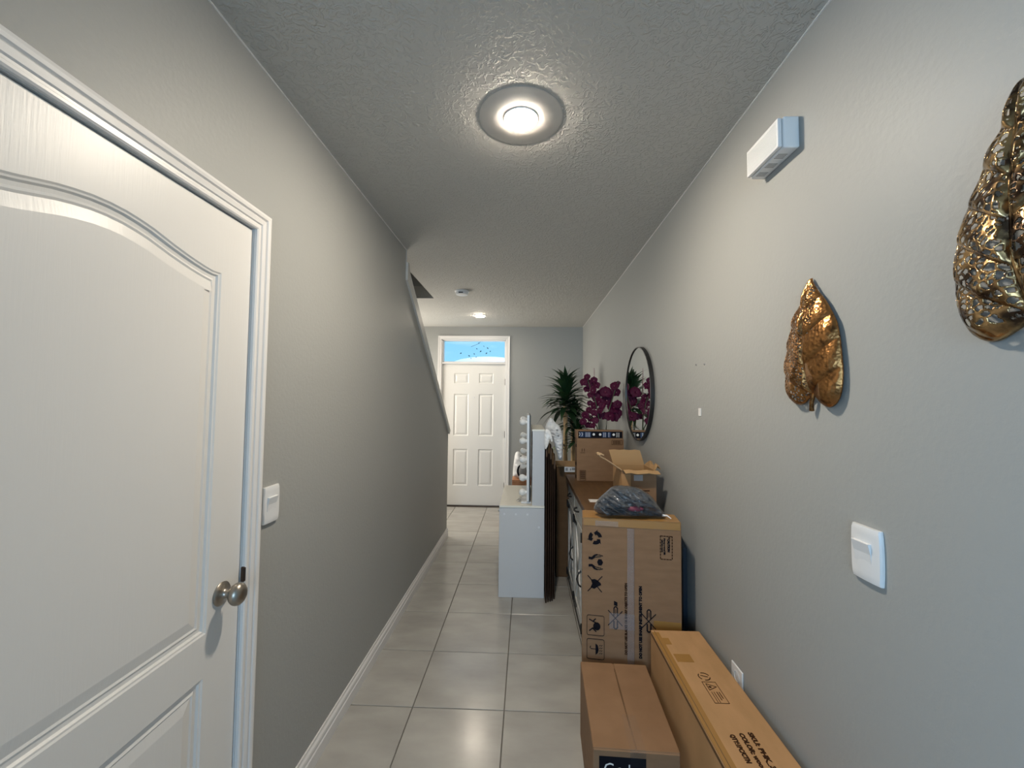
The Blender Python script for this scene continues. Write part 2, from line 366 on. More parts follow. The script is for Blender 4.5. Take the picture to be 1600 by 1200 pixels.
# sloping cap board of the stair wall, with its short vertical return and hooked lower end
b = B(); t = .052
sl = Vector((SA[0]-SB[0], SA[1]-SB[1])).normalized(); nn = Vector((-sl.y, sl.x))
p0, p1 = Vector(SB), Vector(SA)+sl*.02
e0 = Vector((2.857, SB[1])); 
pts = [tuple(e0), tuple(p1), tuple(p1+nn*t+sl*.012), (2.857+.062, SB[1]+.062), (2.857+.03, H-.09), (2.857, H-.09)]
prism(b, pts, 0, XL-TH-.012, XL+.016); put('trim_3', b, M_cap, kind='structure')
b = B(); bx(b, XL-.02, XL+.004, 2.857, 2.866, H-.09, H); put('trim_4', b, M_cap, kind='structure')

# ------------------------------------------------------------------ moulded door leafs
def offset_poly(poly, d):
    n = len(poly); out = []
    ar = sum(poly[i][0]*poly[(i+1) % n][1]-poly[(i+1) % n][0]*poly[i][1] for i in range(n)); sg = 1 if ar > 0 else -1
    for i in range(n):
        a, p, c = Vector(poly[i-1]), Vector(poly[i]), Vector(poly[(i+1) % n])
        d1 = (p-a).normalized(); d2 = (c-p).normalized(); n1 = Vector((-d1.y, d1.x))*sg; n2 = Vector((-d2.y, d2.x))*sg
        bis = (n1+n2).normalized(); k = d/max(.35, bis.dot(n1)); out.append((p.x+bis.x*k, p.y+bis.y*k))
    return out
def leaf_slab(rect, panels, prof, to3, thick):
    """door leaf: flat face with recessed panels; prof = [(inset, depth)]"""
    bm = B(); (u0, v0, u1, v1) = rect; outer = [(u0, v0), (u1, v0), (u1, v1), (u0, v1)]
    def ring(poly, h): return [bm.verts.new(to3(p[0], p[1], h)) for p in poly]
    ro = ring(outer, 0); rb = ring(outer, -thick)
    E = [bm.edges.new((ro[i], ro[(i+1) % 4])) for i in range(4)]
    for i in range(4): bm.faces.new((ro[i], ro[(i+1) % 4], rb[(i+1) % 4], rb[i]))
    bm.faces.new(rb)
    for poly in panels:
        last = ring(poly, 0); n = len(poly); E += [bm.edges.new((last[i], last[(i+1) % n])) for i in range(n)]
        for ins, dep in prof:
            cur = ring(offset_poly(poly, ins), dep)
            for i in range(n): bm.faces.new((last[i], last[(i+1) % n], cur[(i+1) % n], cur[i]))
            last = cur
        bm.faces.new(last)
    bmesh.ops.triangle_fill(bm, edges=E, use_beauty=True)
    return bm
def casing(bm, prof, a, c, top, to3):
    """three-sided casing around an opening a..c wide and top high; prof=[(out, proud)]"""
    rows = [[(a-o, 0) for o, h in prof], [(a-o, top+o) for o, h in prof], [(c+o, top+o) for o, h in prof], [(c+o, 0) for o, h in prof]]
    R = [[bm.verts.new(to3(p[0], p[1], prof[k][1])) for k, p in enumerate(r)] for r in rows]; n = len(prof)
    for r1, r2 in zip(R, R[1:]):
        for k in range(n): bm.faces.new((r1[k], r1[(k+1) % n], r2[(k+1) % n], r2[k]))
    bm.faces.new(R[0]); bm.faces.new(R[-1]); return bm
d1 = thing('door_1', 'white two-panel moulded interior door with arched upper panel and knob on left wall', 'door', (XL, .81, 0)); d1['kind'] = 'structure'
to_l = lambda u, v, h: (XL-.004+h, u, v)
up_pan = [(.496, .862), (1.120, .862), (1.124, 1.868), (1.095, 1.866), (1.063, 1.870), (1.030, 1.876), (.999, 1.883), (.970, 1.890), (.942, 1.898), (.910, 1.907), (.880, 1.913), (.845, 1.918), (.81, 1.9195),
          (.775, 1.918), (.740, 1.913), (.710, 1.907), (.678, 1.898), (.650, 1.890), (.621, 1.883), (.590, 1.876), (.557, 1.870), (.525, 1.866), (.496, 1.868)]
lo_pan = [(.500, .24), (1.116, .24), (1.116, .745), (.500, .745)]
prof = [(.004, -.003), (.008, -.0035), (.012, -.0085), (.020, -.0095), (.026, -.006), (.031, -.0085), (.055, -.0035), (.058, -.003)]
put('door_leaf', leaf_slab((DY0, .012, DY1, DZ), [up_pan, lo_pan], prof, to_l, .036), M_door, d1)
cp = [(0, 0), (0, .009), (.004, .012), (.010, .012), (.013, .0085), (.019, .0085), (.022, .0125), (.036, .0145), (.040, .011), (.044, .0165), (.052, .018), (.060, .0165), (.060, 0)]
b = B(); casing(b, cp, DY0-.006, DY1+.006, DZ+.006, lambda u, v, h: (XL+h, u, v)); put('casing', b, M_trim, d1)
b = B(); bx(b, XL-TH, XL-.0005, DY1+.0045, OY1, 0, OZ); bx(b, XL-TH, XL-.0005, OY0, DY0-.0045, 0, OZ); bx(b, XL-TH, XL-.0005, DY0-.0045, DY1+.0045, DZ+.0045, OZ)
bx(b, XL-TH, XL-.045, DY1-.012, DY1+.0045, 0, OZ); put('jamb', b, M_trim, d1)
kn = B(); KY, KZ = 1.172, .946
lathe(kn, [(0, 0), (.0325, 0), (.0335, .003), (.031, .006), (.024, .009), (.016, .012), (.0125, .016), (.0115, .024), (.0125, .029), (.017, .032)], (XL-.004, KY, KZ), (1, 0, 0))
k1 = put('knob_rose', kn, M_nickel, d1, smooth=True)
kn = B(); lathe(kn, [(.010, .028), (.017, .031), (.0235, .036), (.0275, .043), (.0285, .050), (.0265, .058), (.021, .064), (.012, .068), (0, .069)], (XL-.004, KY, KZ), (1, 0, 0), sx=1.0, sy=1.12)
put('knob', kn, M_nickel, k1, smooth=True)
b = B(); bx(b, XL-.002, XL+.0112, DY1+.0015, DY1+.0135, KZ+.000, KZ+.046, .003); put('strike_plate', b, M_dknick, d1)
# entry door
d2 = thing('door_2', 'white six-panel entry door with a transom window at the end of the hall', 'door', (-.766, D, 0)); d2['kind'] = 'structure'
X0, X1 = -1.2227, -.3094
to_f = lambda u, v, h: (u, D+.030-h, v)
def rc(a, c, e, g): return [(a, e), (c, e), (c, g), (a, g)]
pans = []
for a, c in ((-1.055, -.840), (-.692, -.480)):
    pans += [rc(a, c, 1.765, 1.915), rc(a, c, 1.008, 1.612), rc(a, c, .296, .818)]
put('door_leaf', leaf_slab((X0, .018, X1, 2.045), pans, [(.006, -.004), (.012, -.010), (.020, -.010), (.030, -.006), (.045, -.003)], to_f, .04), M_door2, d2)
b = B(); casing(b, [(0, 0), (0, .010), (.008, .013), (.02, .012), (.03, .016), (.045, .019), (.052, .019), (.052, 0)], -1.236, -.296, 2.402, lambda u, v, h: (u, D-h, v)); put('casing', b, M_trim, d2)
b = B(); bx(b, -1.243, X0-.003, D-.001, D+.13, 0, 2.415); bx(b, X1+.003, -.289, D-.001, D+.13, 0, 2.415); bx(b, -1.243, -.289, D-.001, D+.13, 2.396, 2.415); bx(b, X0-.003, X1+.003, D-.001, D+.13, 2.048, 2.072); put('jamb', b, M_trim, d2)
b = B(); bx(b, X0, X1, D+.02, D+.10, 2.072, 2.084); bx(b, X0, X1, D+.02, D+.10, 2.384, 2.396); bx(b, X0-.003, X0+.012, D+.02, D+.10, 2.072, 2.396); bx(b, X1-.012, X1+.003, D+.02, D+.10, 2.072, 2.396); tr = put('transom_frame', b, M_trim, d2)
b = B(); bx(b, X0+.012, X1-.012, D+.06, D+.066, 2.084, 2.384); put('pane', b, gl, tr)
b = B(); bx(b, X0-.003, X1+.003, D-.004, D+.13, 0, .014, .002); put('threshold', b, M_dknick, d2, label='dark metal threshold')
for z in (1.788, 1.035, .30):
    b = B(); cyl(b, (X1+.004, D+.012, z-.045), (X1+.004, D+.012, z+.045), .007, n=10); bx(b, X1-.004, X1+.0015, D+.014, D+.029, z-.045, z+.045); put('hinge', b, M_dknick, d2)
b = B(); cyl(b, (-.762, D+.031, 1.562), (-.762, D+.022, 1.562), .010, n=14); put('peephole', b, M_white, d2)

# stand-ins outside the transom: a dome for pale glare, a twig for dark marks
b = B(); lathe(b, [(1.15, -2.75), (1.15, -.06), (1.36, -.04), (1.36, 0), (1.28, .07), (1.02, .17), (.66, .245), (.3, .285), (0, .295)], (-1.25, 13.5, 2.68), n=48)
tag(put('dome_stand_in', b, M_ext, smooth=True, origin=(-1.25, 13.5, -.1)), 'white low dome standing in for the pale glare seen through the transom above the entry door', 'roof')
b = B(); rnd = random.Random(4)
c0 = WP(748, 537, Y=6.35)
tube(b, [(c0.x+.35, D+.13, c0.z+.30), c0+Vector((.28, -.2, .26)), c0+Vector((.12, 0, .12)), c0, c0+Vector((-.12, 0, -.05))], .0025, 6)
tw = thing('twig', 'thin twig with a few small dark leaves outside, standing in for dark marks in the transom window', 'twig', (c0.x+.35, D+.13, c0.z+.30))
put('stem', b, M_stem, tw)
for k, (x, y) in enumerate([(748, 536), (745, 545), (756, 541), (751, 549), (762, 544), (741, 553), (736, 560), (744, 558), (760, 552), (733, 556), (766, 549), (720, 552)]):
    p = WP(x, y, Y=6.35); b = B(); r = .011+.009*rnd.random()
    q = Matrix.Rotation(rnd.random()*3, 4, 'Y')
    vs = [b.verts.new(p+q @ Vector(v)) for v in ((-r, 0, 0), (0, .004, r*.5), (r, 0, 0), (0, -.004, -r*.5))]; b.faces.new(vs)
    solid(put('leaf', b, M_green, tw), .001)

# ------------------------------------------------------------------ ceiling fixtures
def emis(name, col, st):
    m = bpy.data.materials.new(name); m.use_nodes = True; t = m.node_tree; t.nodes.clear()
    e = t.nodes.new('ShaderNodeEmission'); e.inputs[0].default_value = (*col, 1); e.inputs[1].default_value = st
    o = t.nodes.new('ShaderNodeOutputMaterial'); t.links.new(e.outputs[0], o.inputs[0]); return m
def ceiling_lamp(x, y, R, r, st, label, dx=0, dy=0):
    t = thing('ceiling_light', label, 'ceiling light', (x, y, H), 'round lights on the hall ceiling')
    b = B(); lathe(b, [(0, 0), (R, .0), (R, -.0012), (R-.004, -.0018), (r+.012, -.0020), (r+.006, -.0045), (r+.001, -.005), (0, -.005)], (x, y, H), n=56); put('trim_plate', b, M_smooth, t, smooth=True)
    b = B(); lathe(b, [(r-.002, -.003), (r+.004, -.003), (r+.003, -.0070), (r+.001, -.0085), (r-.002, -.0085)], (x, y, H), n=48); put('rim', b, M_trim, t, smooth=True)
    b = B(); lathe(b, [(r-.002, -.0070), (r*.94, -.0125), (r*.78, -.0155), (r*.4, -.0175), (0, -.018)], (x, y, H), n=48); put('lens', b, emis('lamp_lens', (1, .88, .72), st), t, smooth=True, label='glowing white lens')
ceiling_lamp(-.030, 1.512, .160, .063, LAMP, 'round flush ceiling light glowing near the viewer, in a wide smooth disc', -.004, .022)
ceiling_lamp(-.596, 5.097, .085, .062, LAMP_FAR, 'small round ceiling light glowing far off in front of the entry door')
sd = thing('smoke_detector', 'round white smoke detector on the ceiling before the far light', 'smoke detector', (-.645, 3.96, H))
b = B(); lathe(b, [(0, 0), (.071, 0), (.071, -.008), (.066, -.012), (0, -.012)], (-.645, 3.96, H)); put('base', b, M_white, sd, smooth=True)
b = B(); lathe(b, [(.060, -.010), (.062, -.026), (.056, -.036), (.03, -.041), (0, -.042)], (-.645, 3.96, H)); put('cover', b, M_white, sd, smooth=True)
b = B(); bx(b, -.668, -.625, 3.896, 3.906, H-.031, H-.022); put('vent', b, M_black, sd)

# ------------------------------------------------------------------ wall plates
def switch(side, y0, y1, z0, z1, label):
    s = 1 if side > 0 else -1; X = XR if s > 0 else XL; cy = (y0+y1)/2; hy, hz = (y1-y0)/2, (z1-z0)/2; cz = (z0+z1)/2
    t = thing('light_switch', label, 'light switch', (X, cy, cz), 'light switches in the hall')
    b = B(); N = 14; rows = []
    for i in range(N+1):
        v = -1+2*i/N; bow = 1-.07*abs(v)**2.5; row = []
        for u, h in ((-1, .0005), (-1, .006), (-.93, .0095), (-.5, .0115), (0, .012), (.5, .0115), (.93, .0095), (1, .006), (1, .0005)):
            row.append(b.verts.new((X-s*(h*(1 if abs(v) < .99 else .8)), cy+u*hy*bow, cz+v*hz)))
        rows.append(row)
    for r1, r2 in zip(rows, rows[1:]):
        for k in range(8): b.faces.new((r1[k], r1[k+1], r2[k+1], r2[k]))
        b.faces.new((r1[8], r1[0], r2[0], r2[8]))
    b.faces.new(rows[0]); b.faces.new(rows[-1]); put('plate', b, M_white, t, smooth=True)
    b = B(); w = hy*.56; yo = cy+s*hy*.10
    pr = [(cz-hz*.33, .0115), (cz+.0*hz+.002, .013), (cz+hz*.42, .019), (cz+hz*.44, .0112), (cz-hz*.33, .0100)]
    A = [b.verts.new((X-s*h, yo-w, z)) for z, h in pr]; C = [b.verts.new((X-s*h, yo+w, z)) for z, h in pr]
    b.faces.new(A); b.faces.new(C)
    for i in range(5): b.faces.new((A[i], A[(i+1) % 5], C[(i+1) % 5], C[i]))
    put('rocker', b, M_white, t)
switch(1, .956, 1.042, 1.100, 1.224, 'white rocker switch plate on the right wall below the small leaf')
switch(-1, 1.333, 1.419, 1.091, 1.213, 'white rocker switch plate on the left wall beside the door frame')
t = thing('wall_outlet', 'white power outlet low on the right wall behind the long carton', 'outlet', (XR, 1.607, .46))
b = B(); bx(b, XR-.006, XR, 1.566, 1.648, .400, .523, .003); put('plate', b, M_white, t)
b = B(); lathe(b, [(0, -.004), (.021, -.004), (.022, 0), (.017, .0008), (.016, -.002), (0, -.002)], (XR-.0065, 1.607, .485), (-1, 0, 0)); put('socket', b, M_white, t)
for i, (x, y) in enumerate(((1088, 570), (1101, 569))):
    p = WP(x, y, X=XR); b = B(); lathe(b, [(0, 0), (.005, 0), (.005, .002), (.003, .004), (.0015, .002), (0, .002)], (XR, p.y, p.z), (-1, 0, 0), n=12)
    tag(put('wall_anchor', b, M_gprint, origin=(XR, p.y, p.z)), ('left', 'right')[i]+' one of two small grey screw anchors in the right wall', 'wall anchor', 'screw anchors in the right wall')
p = WP(1094, 644, X=XR); b = B(); bx(b, XR-.004, XR, p.y-.012, p.y+.012, p.z-.018, p.z+.018, .001)
tag(put('wall_hook', b, M_label, origin=tuple(p)), 'tiny white adhesive tab on the right wall below the two anchors', 'hook')

# chime box
t = thing('door_chime', 'white ribbed plastic door chime box high on the right wall', 'door chime', (XR, 1.29, 2.32))
CY0, CY1, CZ0, CZ1 = 1.206, 1.386, 2.272, 2.368
b = B(); bx(b, .757, XR, CY0, CY1, CZ0, CZ1, .006, seg=3); put('housing', b, M_white, t, smooth=True)
b = B(); bx(b, .7425, .7555, CY0+.004, CY1-.004, CZ0+.004, CZ1-.003, .004, seg=3); cv = put('cover', b, M_white, t, smooth=True)
b = B()
for k in range(15): bx(b, .7415, .7430, CY0+.012, CY1-.012, CZ0+.012+k*.0048, CZ0+.0142+k*.0048)
put('rib', b, M_white, cv, kind='stuff')
for g0 in (0, 1, 2):
    for k in range(4):
        b = B(); y = CY0+.034+g0*.050+k*.0068; bx(b, .762, .790, y, y+.0030, CZ0-.0006, CZ0+.001); put('vent_slot', b, M_gprint, t)

# ------------------------------------------------------------------ bronze wall leaves
def metal_leaf(name, label, poly, base, tip, m, step, bulge, cell, holes_on, seed, stem, ribs, LB, TT):
    o3 = Vector((XR, base[0], base[1])); t = thing(name, label, 'wall decor', tuple(o3), 'bronze leaves on the right wall')
    poly = smoothpoly(poly, 2); bs, tp = Vector(base), Vector(tip); ax = (tp-bs); Ln = ax.length; ax.normalize(); sd = Vector((ax.y, -ax.x))
    rnd = random.Random(seed); wmax = max(abs((Vector(p)-bs).dot(sd)) for p in poly)
    def uv(u, v): d = Vector((u, v))-bs; return d.dot(ax)/Ln, d.dot(sd)
    # veins: start on the midrib at a, sweep towards the edge and the tip
    def phase(u, v):
        a, s = uv(u, v); return (a-.42*abs(s)/wmax*.55*(Ln/.35 if 0 else 1))*ribs
    def hgt(u, v, d):
        a, s = uv(u, v); ph = phase(u, v); fr = ph-math.floor(ph)
        lob = math.sin(PI*fr**.55)*LB*min(1, abs(s)/.012)*min(1, d/.022+.06)
        dome = bulge*min(1, (d/(wmax*.75)))**.55
        return .010+dome+lob-.006*math.exp(-(s/.006)**2)
    def hole(u, v):
        if not holes_on(*uv(u, v)): return False
        if near((u, v), poly)[0] < step*1.6: return False
        a, s = uv(u, v)
        if abs(s) < .005: return False
        ph = phase(u, v); fr = ph-math.floor(ph)
        if fr < .10: return False
        p = Vector((u/cell*1.0+.3*noise.noise(Vector((u*60, v*60, 1))), v/cell*1.0, seed)); ds, _ = noise.voronoi(p, distance_metric='DISTANCE', exponent=2.5)
        return ds[1]-ds[0] > TT
    bm = sheet(poly, step, hgt, lambda u, v, h: (XR-h, u, v), hole)
    o = put('leaf_blade', bm, m, t, smooth=True); solid(o, .0014)
    bm = B(); pts = []
    for k in range(19):
        f = k/18; p = bs+ax*(Ln*f*.97); pts.append((XR-hgt(p.x, p.y, near(tuple(p), poly)[0])-.001, p.x, p.y))
    tube(bm, pts, .0038, 8, .0012); put('midrib', bm, m, t, smooth=True)
    if stem:
        bm = B(); tube(bm, [(XR-.012, base[0], base[1]+.004), (XR-.014, (base[0]+stem[0])/2+.001, (base[1]+stem[1])/2), (XR-.010, stem[0], stem[1])], .0048, 10, .0062); put('stem', bm, m, t, smooth=True)
SM = [(1.16, 1.868), (1.138, 1.83), (1.1, 1.785), (1.079, 1.749), (1.062, 1.716), (1.055, 1.672), (1.05, 1.626), (1.048, 1.577), (1.055, 1.536), (1.073, 1.51), (1.1, 1.499), (1.128, 1.513), (1.142, 1.527), (1.154, 1.536), (1.173, 1.527), (1.194, 1.509), (1.228, 1.507), (1.257, 1.528), (1.271, 1.559), (1.272, 1.61), (1.269, 1.649), (1.252, 1.701), (1.239, 1.742), (1.22, 1.78), (1.202, 1.797), (1.191, 1.8), (1.188, 1.825), (1.17, 1.857)]
metal_leaf('metal_leaf', 'smaller bronze leaf wall ornament with short stem, above the right switch', SM, (1.154, 1.536), (1.160, 1.868), M_bronze, .0015, .030, .0085,
           lambda a, s: s > -.004 or a > .5 and s > -.035, 3, (1.166, 1.492), 4.2, .0085, .25)
BG = [(.659, 2.043), (.674, 2.029), (.687, 1.998), (.69, 1.974), (.709, 1.953), (.717, 1.932), (.73, 1.895), (.748, 1.864), (.762, 1.825), (.772, 1.787), (.774, 1.733), (.769, 1.686), (.756, 1.643), (.732, 1.621), (.71, 1.618), (.688, 1.629), (.671, 1.64), (.655, 1.652)]
bgm = [(1.310-u-.0, v) for u, v in BG[1:-1]][::-1]
metal_leaf('metal_leaf', 'larger gold-brown openwork leaf wall ornament at the right edge of view', BG+bgm, (.655, 1.655), (.659, 2.04), M_bronze2, .0018, .040, .0125,
           lambda a, s: abs(s) > .006 and a > -.02, 8, (.652, 1.60), 5.2, .009, .20)

# ------------------------------------------------------------------ cartons
def set_frame(rotz, loc): return Matrix.Translation(Vector(loc)) @ Matrix.Rotation(rotz, 4, 'Z')
# tall carton standing against the sideboard
RZ = math.atan2(1.943-2.0, .45)
tall = thing('tall_carton', 'tall brown carton with black handling symbols, standing against the end of the sideboard', 'box', (.274, 2.0, 0), rotz=RZ)
TW = WL[tall.name]; BW, BD, BH = .4525, .135, .955
ex, ey = (TW.to_3x3() @ Vector((1, 0, 0))), (TW.to_3x3() @ Vector((0, 1, 0)))
b = B(); bx(b, 0, BW, 0, BD, 0, BH, .004, seg=2); put('box_body', b, M_kraft, tall, local=True)
b = B(); bx(b, .006, BW-.004, -.0012, .0005, BH-.036, BH-.002); bx(b, .004, BW-.004, 0, BD, BH-.0005, BH+.0009); put('tape', b, M_tape, tall, local=True, label='amber tape along the top edge')
b = B(); bx(b, BW-.125, BW-.003, -.001, .0005, .42, .50); put('tape', b, M_tape, tall, local=True)
def front(x, y):
    """place on the tall carton's front, in its local coordinates"""
    d = rt*((x-800)/F)+up*((600-y)/F)+fw; n = -ey; o = Vector((0, 0, EYE)); k = (Vector((.274, 2.0, 0))-o).dot(n)/d.dot(n)
    q = TW.inverted() @ (o+d*k); return q.x, q.z
a, c = front(984, 826), front(992, 1030)
b = B(); bx(b, a[0]-.012, a[0]+.020, -.0022, -.0006, .20, a[1]); put('tape', b, M_clear, tall, local=True, label='clear glossy tape down the middle')
b = B(); bx(b, a[0]+.0185, a[0]+.0200, -.0006, .001, .02, BH-.04); put('seam', b, M_kdark, tall, local=True)
s0, s1 = front(952, 957), front(988, 985)
b = B(); bx(b, s0[0], s1[0]+.01, -.0030, -.0012, s1[1], s0[1]); put('tape', b, M_clear, tall, local=True, label='crinkled shiny tape patch')
b = B(); q0, q1 = front(930, 813), front(966, 823); bx(b, q0[0], q1[0], -.0030, -.0014, q1[1], q0[1]); put('tape', b, M_clear, tall, local=True)
class Ink:
    """2D print on a plane: metres in local u,v around a centre"""
    def __init__(s, c, P): s.bm = B(); s.c = c; s.P = P
    def poly(s, pts, mi=0):
        A = [s.bm.verts.new(s.P(s.c[0]+u, s.c[1]+v, .0004)) for u, v in pts]; C = [s.bm.verts.new(s.P(s.c[0]+u, s.c[1]+v, .0011)) for u, v in pts]; n = len(A)
        s.bm.faces.new(A); s.bm.faces.new(C)
        for i in range(n): s.bm.faces.new((A[i], A[(i+1) % n], C[(i+1) % n], C[i]))
    def line(s, pts, w, closed=False):
        if closed: pts = pts+[pts[0]]
        for p, q in zip(pts, pts[1:]):
            d = Vector((q[0]-p[0], q[1]-p[1])); l = d.length
            if l < 1e-7: continue
            d /= l; n = Vector((-d.y, d.x))*w/2; e = d*w*.35
            s.poly([(p[0]-n.x-e.x, p[1]-n.y-e.y), (q[0]-n.x+e.x, q[1]-n.y+e.y), (q[0]+n.x+e.x, q[1]+n.y+e.y), (p[0]+n.x-e.x, p[1]+n.y-e.y)])
    def disc(s, u, v, r, n=14, a=1): s.poly([(u+r*math.cos(2*PI*i/n), v+a*r*math.sin(2*PI*i/n)) for i in range(n)])
    def done(s, name, m, parent, local=True, label=None): return put(name, s.bm, m, parent, local=local, label=label)
PF = lambda u, v, h: (u, -h, v)
def rrect(w, h, r): 
    out = []
    for cx, cy, a0 in ((w-r, h-r, 0), (-w+r, h-r, 90), (-w+r, -h+r, 180), (w-r, -h+r, 270)):
        for k in range(4): a = math.radians(a0+30*k); out.append((cx+r*math.cos(a), cy+r*math.sin(a)))
    return out
# recycling arrows
k = Ink(front(930, 840), PF)
for j in range(3):
    P_ = lambda R_, a: (R_*math.cos(math.radians(a)), R_*math.sin(math.radians(a))); a0 = 120*j+8
    for q_ in range(6): k.poly([P_(.015, a0+q_*11), P_(.032, a0+q_*11), P_(.032, a0+q_*11+11.3), P_(.015, a0+q_*11+11.3)])
    k.poly([P_(.009, a0+66), P_(.040, a0+64), P_(.024, a0+97)])
k.done('printed_symbol', M_ink, tall)
# two hands holding a parcel
k = Ink(front(931, 878), PF)
for s in (1, -1):
    k.poly([(p[0], p[1]*s) for p in ((-.034, .012), (-.034, .024), (-.020, .022), (-.008, .034), (.006, .038), (.012, .034), (-.002, .028), (-.006, .018), (-.018, .010))])
    k.line([(.0, .034*s), (.018, .034*s), (.032, .030*s)], .0035); k.line([(-.006, .022*s), (.010, .025*s), (.024, .027*s)], .003)
k.poly([(.006, 0), (.012, .014), (.026, .014), (.034, 0), (.026, -.014), (.012, -.014)])
k.done('printed_symbol', M_ink, tall)
# crossed hand truck
k = Ink(front(930, 912), PF)
k.line([(-.034, .036), (.030, -.036)], .004); k.line([(-.034, -.036), (.032, .036)], .004)
k.poly([(-.020, .018), (-.002, .022), (.012, .016), (.026, .004), (.028, -.004), (.012, -.012), (-.004, -.024), (-.022, -.018), (-.014, .0)])
k.done('printed_symbol', M_ink, tall)
# stacking and umbrella frames
for (x, y) in ((930.5, 977), (930.5, 1014)):
    k = Ink(front(x, y), PF); k.line(rrect(.040, .046 if y < 1000 else .046, .008), .0022, True)
    if y < 1000:
        k.disc(.006, -.004, .017, a=1.1); k.line([(-.028, .026), (-.012, .018), (.0, .030)], .005); k.line([(-.012, .018), (.006, .010)], .005)
        k.line([(-.028, -.026), (-.014, -.014), (.002, -.028)], .005); k.line([(-.014, -.014), (.004, -.010)], .005)
    else:
        k.poly([(0, .026), (.010, .018), (.014, .004), (.014, -.006), (.010, -.018), (0, -.026)]); k.line([(0, 0), (-.020, 0), (-.026, .006), (-.022, .012)], .0028)
        for i in range(4):
            for j in range(2): k.line([(.018+j*.008, -.020+i*.012), (.023+j*.008, -.016+i*.012)], .0022)
    k.done('printed_symbol', M_ink, tall)
# crossed blade symbols
for (x, y) in ((962, 966), (1014, 971)):
    k = Ink(front(x, y), PF); k.line([(-.034, .034), (.030, -.032)], .004); k.line([(-.034, -.034), (.030, .034)], .004)
    k.line([(-.008, .014), (-.008, .046), (-.003, .053), (.003, .053), (.008, .046), (.008, .014)], .005); k.line([(0, .020), (0, .040)], .003)
    k.line([(-.008, -.014), (-.008, -.042), (-.003, -.048), (.003, -.048), (.008, -.042), (.008, -.014)], .006)
    if x < 1000: k.poly([(-.008, .060), (.008, .056), (.008, .074), (-.008, .080)])
    k.done('printed_symbol', M_ink, tall)
def ftxt(s, x, y, length, size, m=M_ink, bold=.0006, down=False):
    u, v = front(x, y); o = TW @ Vector((u, -.0003, v))
    if down: return text('printed_text', s, o, (0, 0, -1), ex, size, m, tall, width=length, bold=bold)
    return text('printed_text', s, o, (0, 0, 1), -ex, size, m, tall, width=length, bold=bold)
a, c = front(980, 1024), front(979, 912)
ftxt('DO NOT USE BLADES OR SHARP OBJECTS TO OPEN', 980, 1023, c[1]-a[1], .015, M_brink, .0009)
a, c = front(1003, 1029), front(1002, 916)
ftxt('DO NOT USE SHARP INSTRUMENT TO OPEN', 1003, 1029, c[1]-a[1], .017, M_ink, .0014)
# dashed caution label
k = Ink(front(1041, 856), PF)
for sgn in (-1, 1):
    for i in range(8): v = -.050+i*.0138; k.line([(sgn*.026, v), (sgn*.026, v+.007)], .0042)
    for i in range(4): u = -.024+i*.0128; k.line([(u, sgn*.053), (u+.008, sgn*.053)], .0040)
k.poly([(.007, .046), (.017, .041), (.017, .051)]) ; k.done('printed_label', M_brink, tall)
ftxt('CAUTION', 1043, 842, .060, .014, M_ink, .0011, True)
ftxt('Heavy parcel lift', 1037, 841, .076, .010, M_ink, .0008, True)
ftxt('with two people', 1033.5, 843, .058, .009, M_ink, .0008, True)

# low carton in front
lc = thing('low_carton', 'low brown carton with taped top seam on the floor, nearest to the viewer', 'box', (.240, 1.463, 0), rotz=math.atan2(-.018, .47))
LW, LL, LH = .292, .470, .322
b = B(); bx(b, 0, LW, 0, LL, 0, LH-.003, .003); put('box_body', b, M_kraft, lc, local=True)
for a0, a1 in ((.0, .146-.0018), (.146+.0014, LW)):
    b = B(); bx(b, a0+.001, a1, .004, LL-.002, LH-.0045, LH, .001); put('flap', b, M_kraft, lc, local=True)
b = B(); prism(b, [(.1440, LL-.04), (.1420, .30), (.1438, .16), (.1445, .10), (.1460, .16), (.1478, .30), (.1462, LL-.04)], 2, LH-.002, LH+.0006); put('seam', b, M_kdark, lc, local=True, label='dark strip for the shade in the gap between the top flaps')  # shade inside the flap gap, given as a dark strip
b = B(); bx(b, .125, .178, .0, .16, LH-.0002, LH+.0008); bx(b, .125, .178, -.0012, 0, LH-.05, LH+.0004); put('tape', b, M_clear2, lc, local=True, label='clear tape over the seam')
b = B(); bx(b, .020, .178, -.0012, .0004, LH-.20, LH-.024); lb = put('label', b, M_ink, lc, local=True, label='black printed label')
LWm = WL[lc.name]; lx = LWm.to_3x3() @ Vector((1, 0, 0))
text('printed_text', 'C', LWm @ Vector((.034, -.0014, LH-.080)), lx, (0, 0, 1), .052, M_label, lb)
text('printed_text', 'o', LWm @ Vector((.076, -.0014, LH-.080)), lx, (0, 0, 1), .050, M_label, lb)
text('printed_text', 'l', LWm @ Vector((.116, -.0014, LH-.080)), lx, (0, 0, 1), .050, M_label, lb)

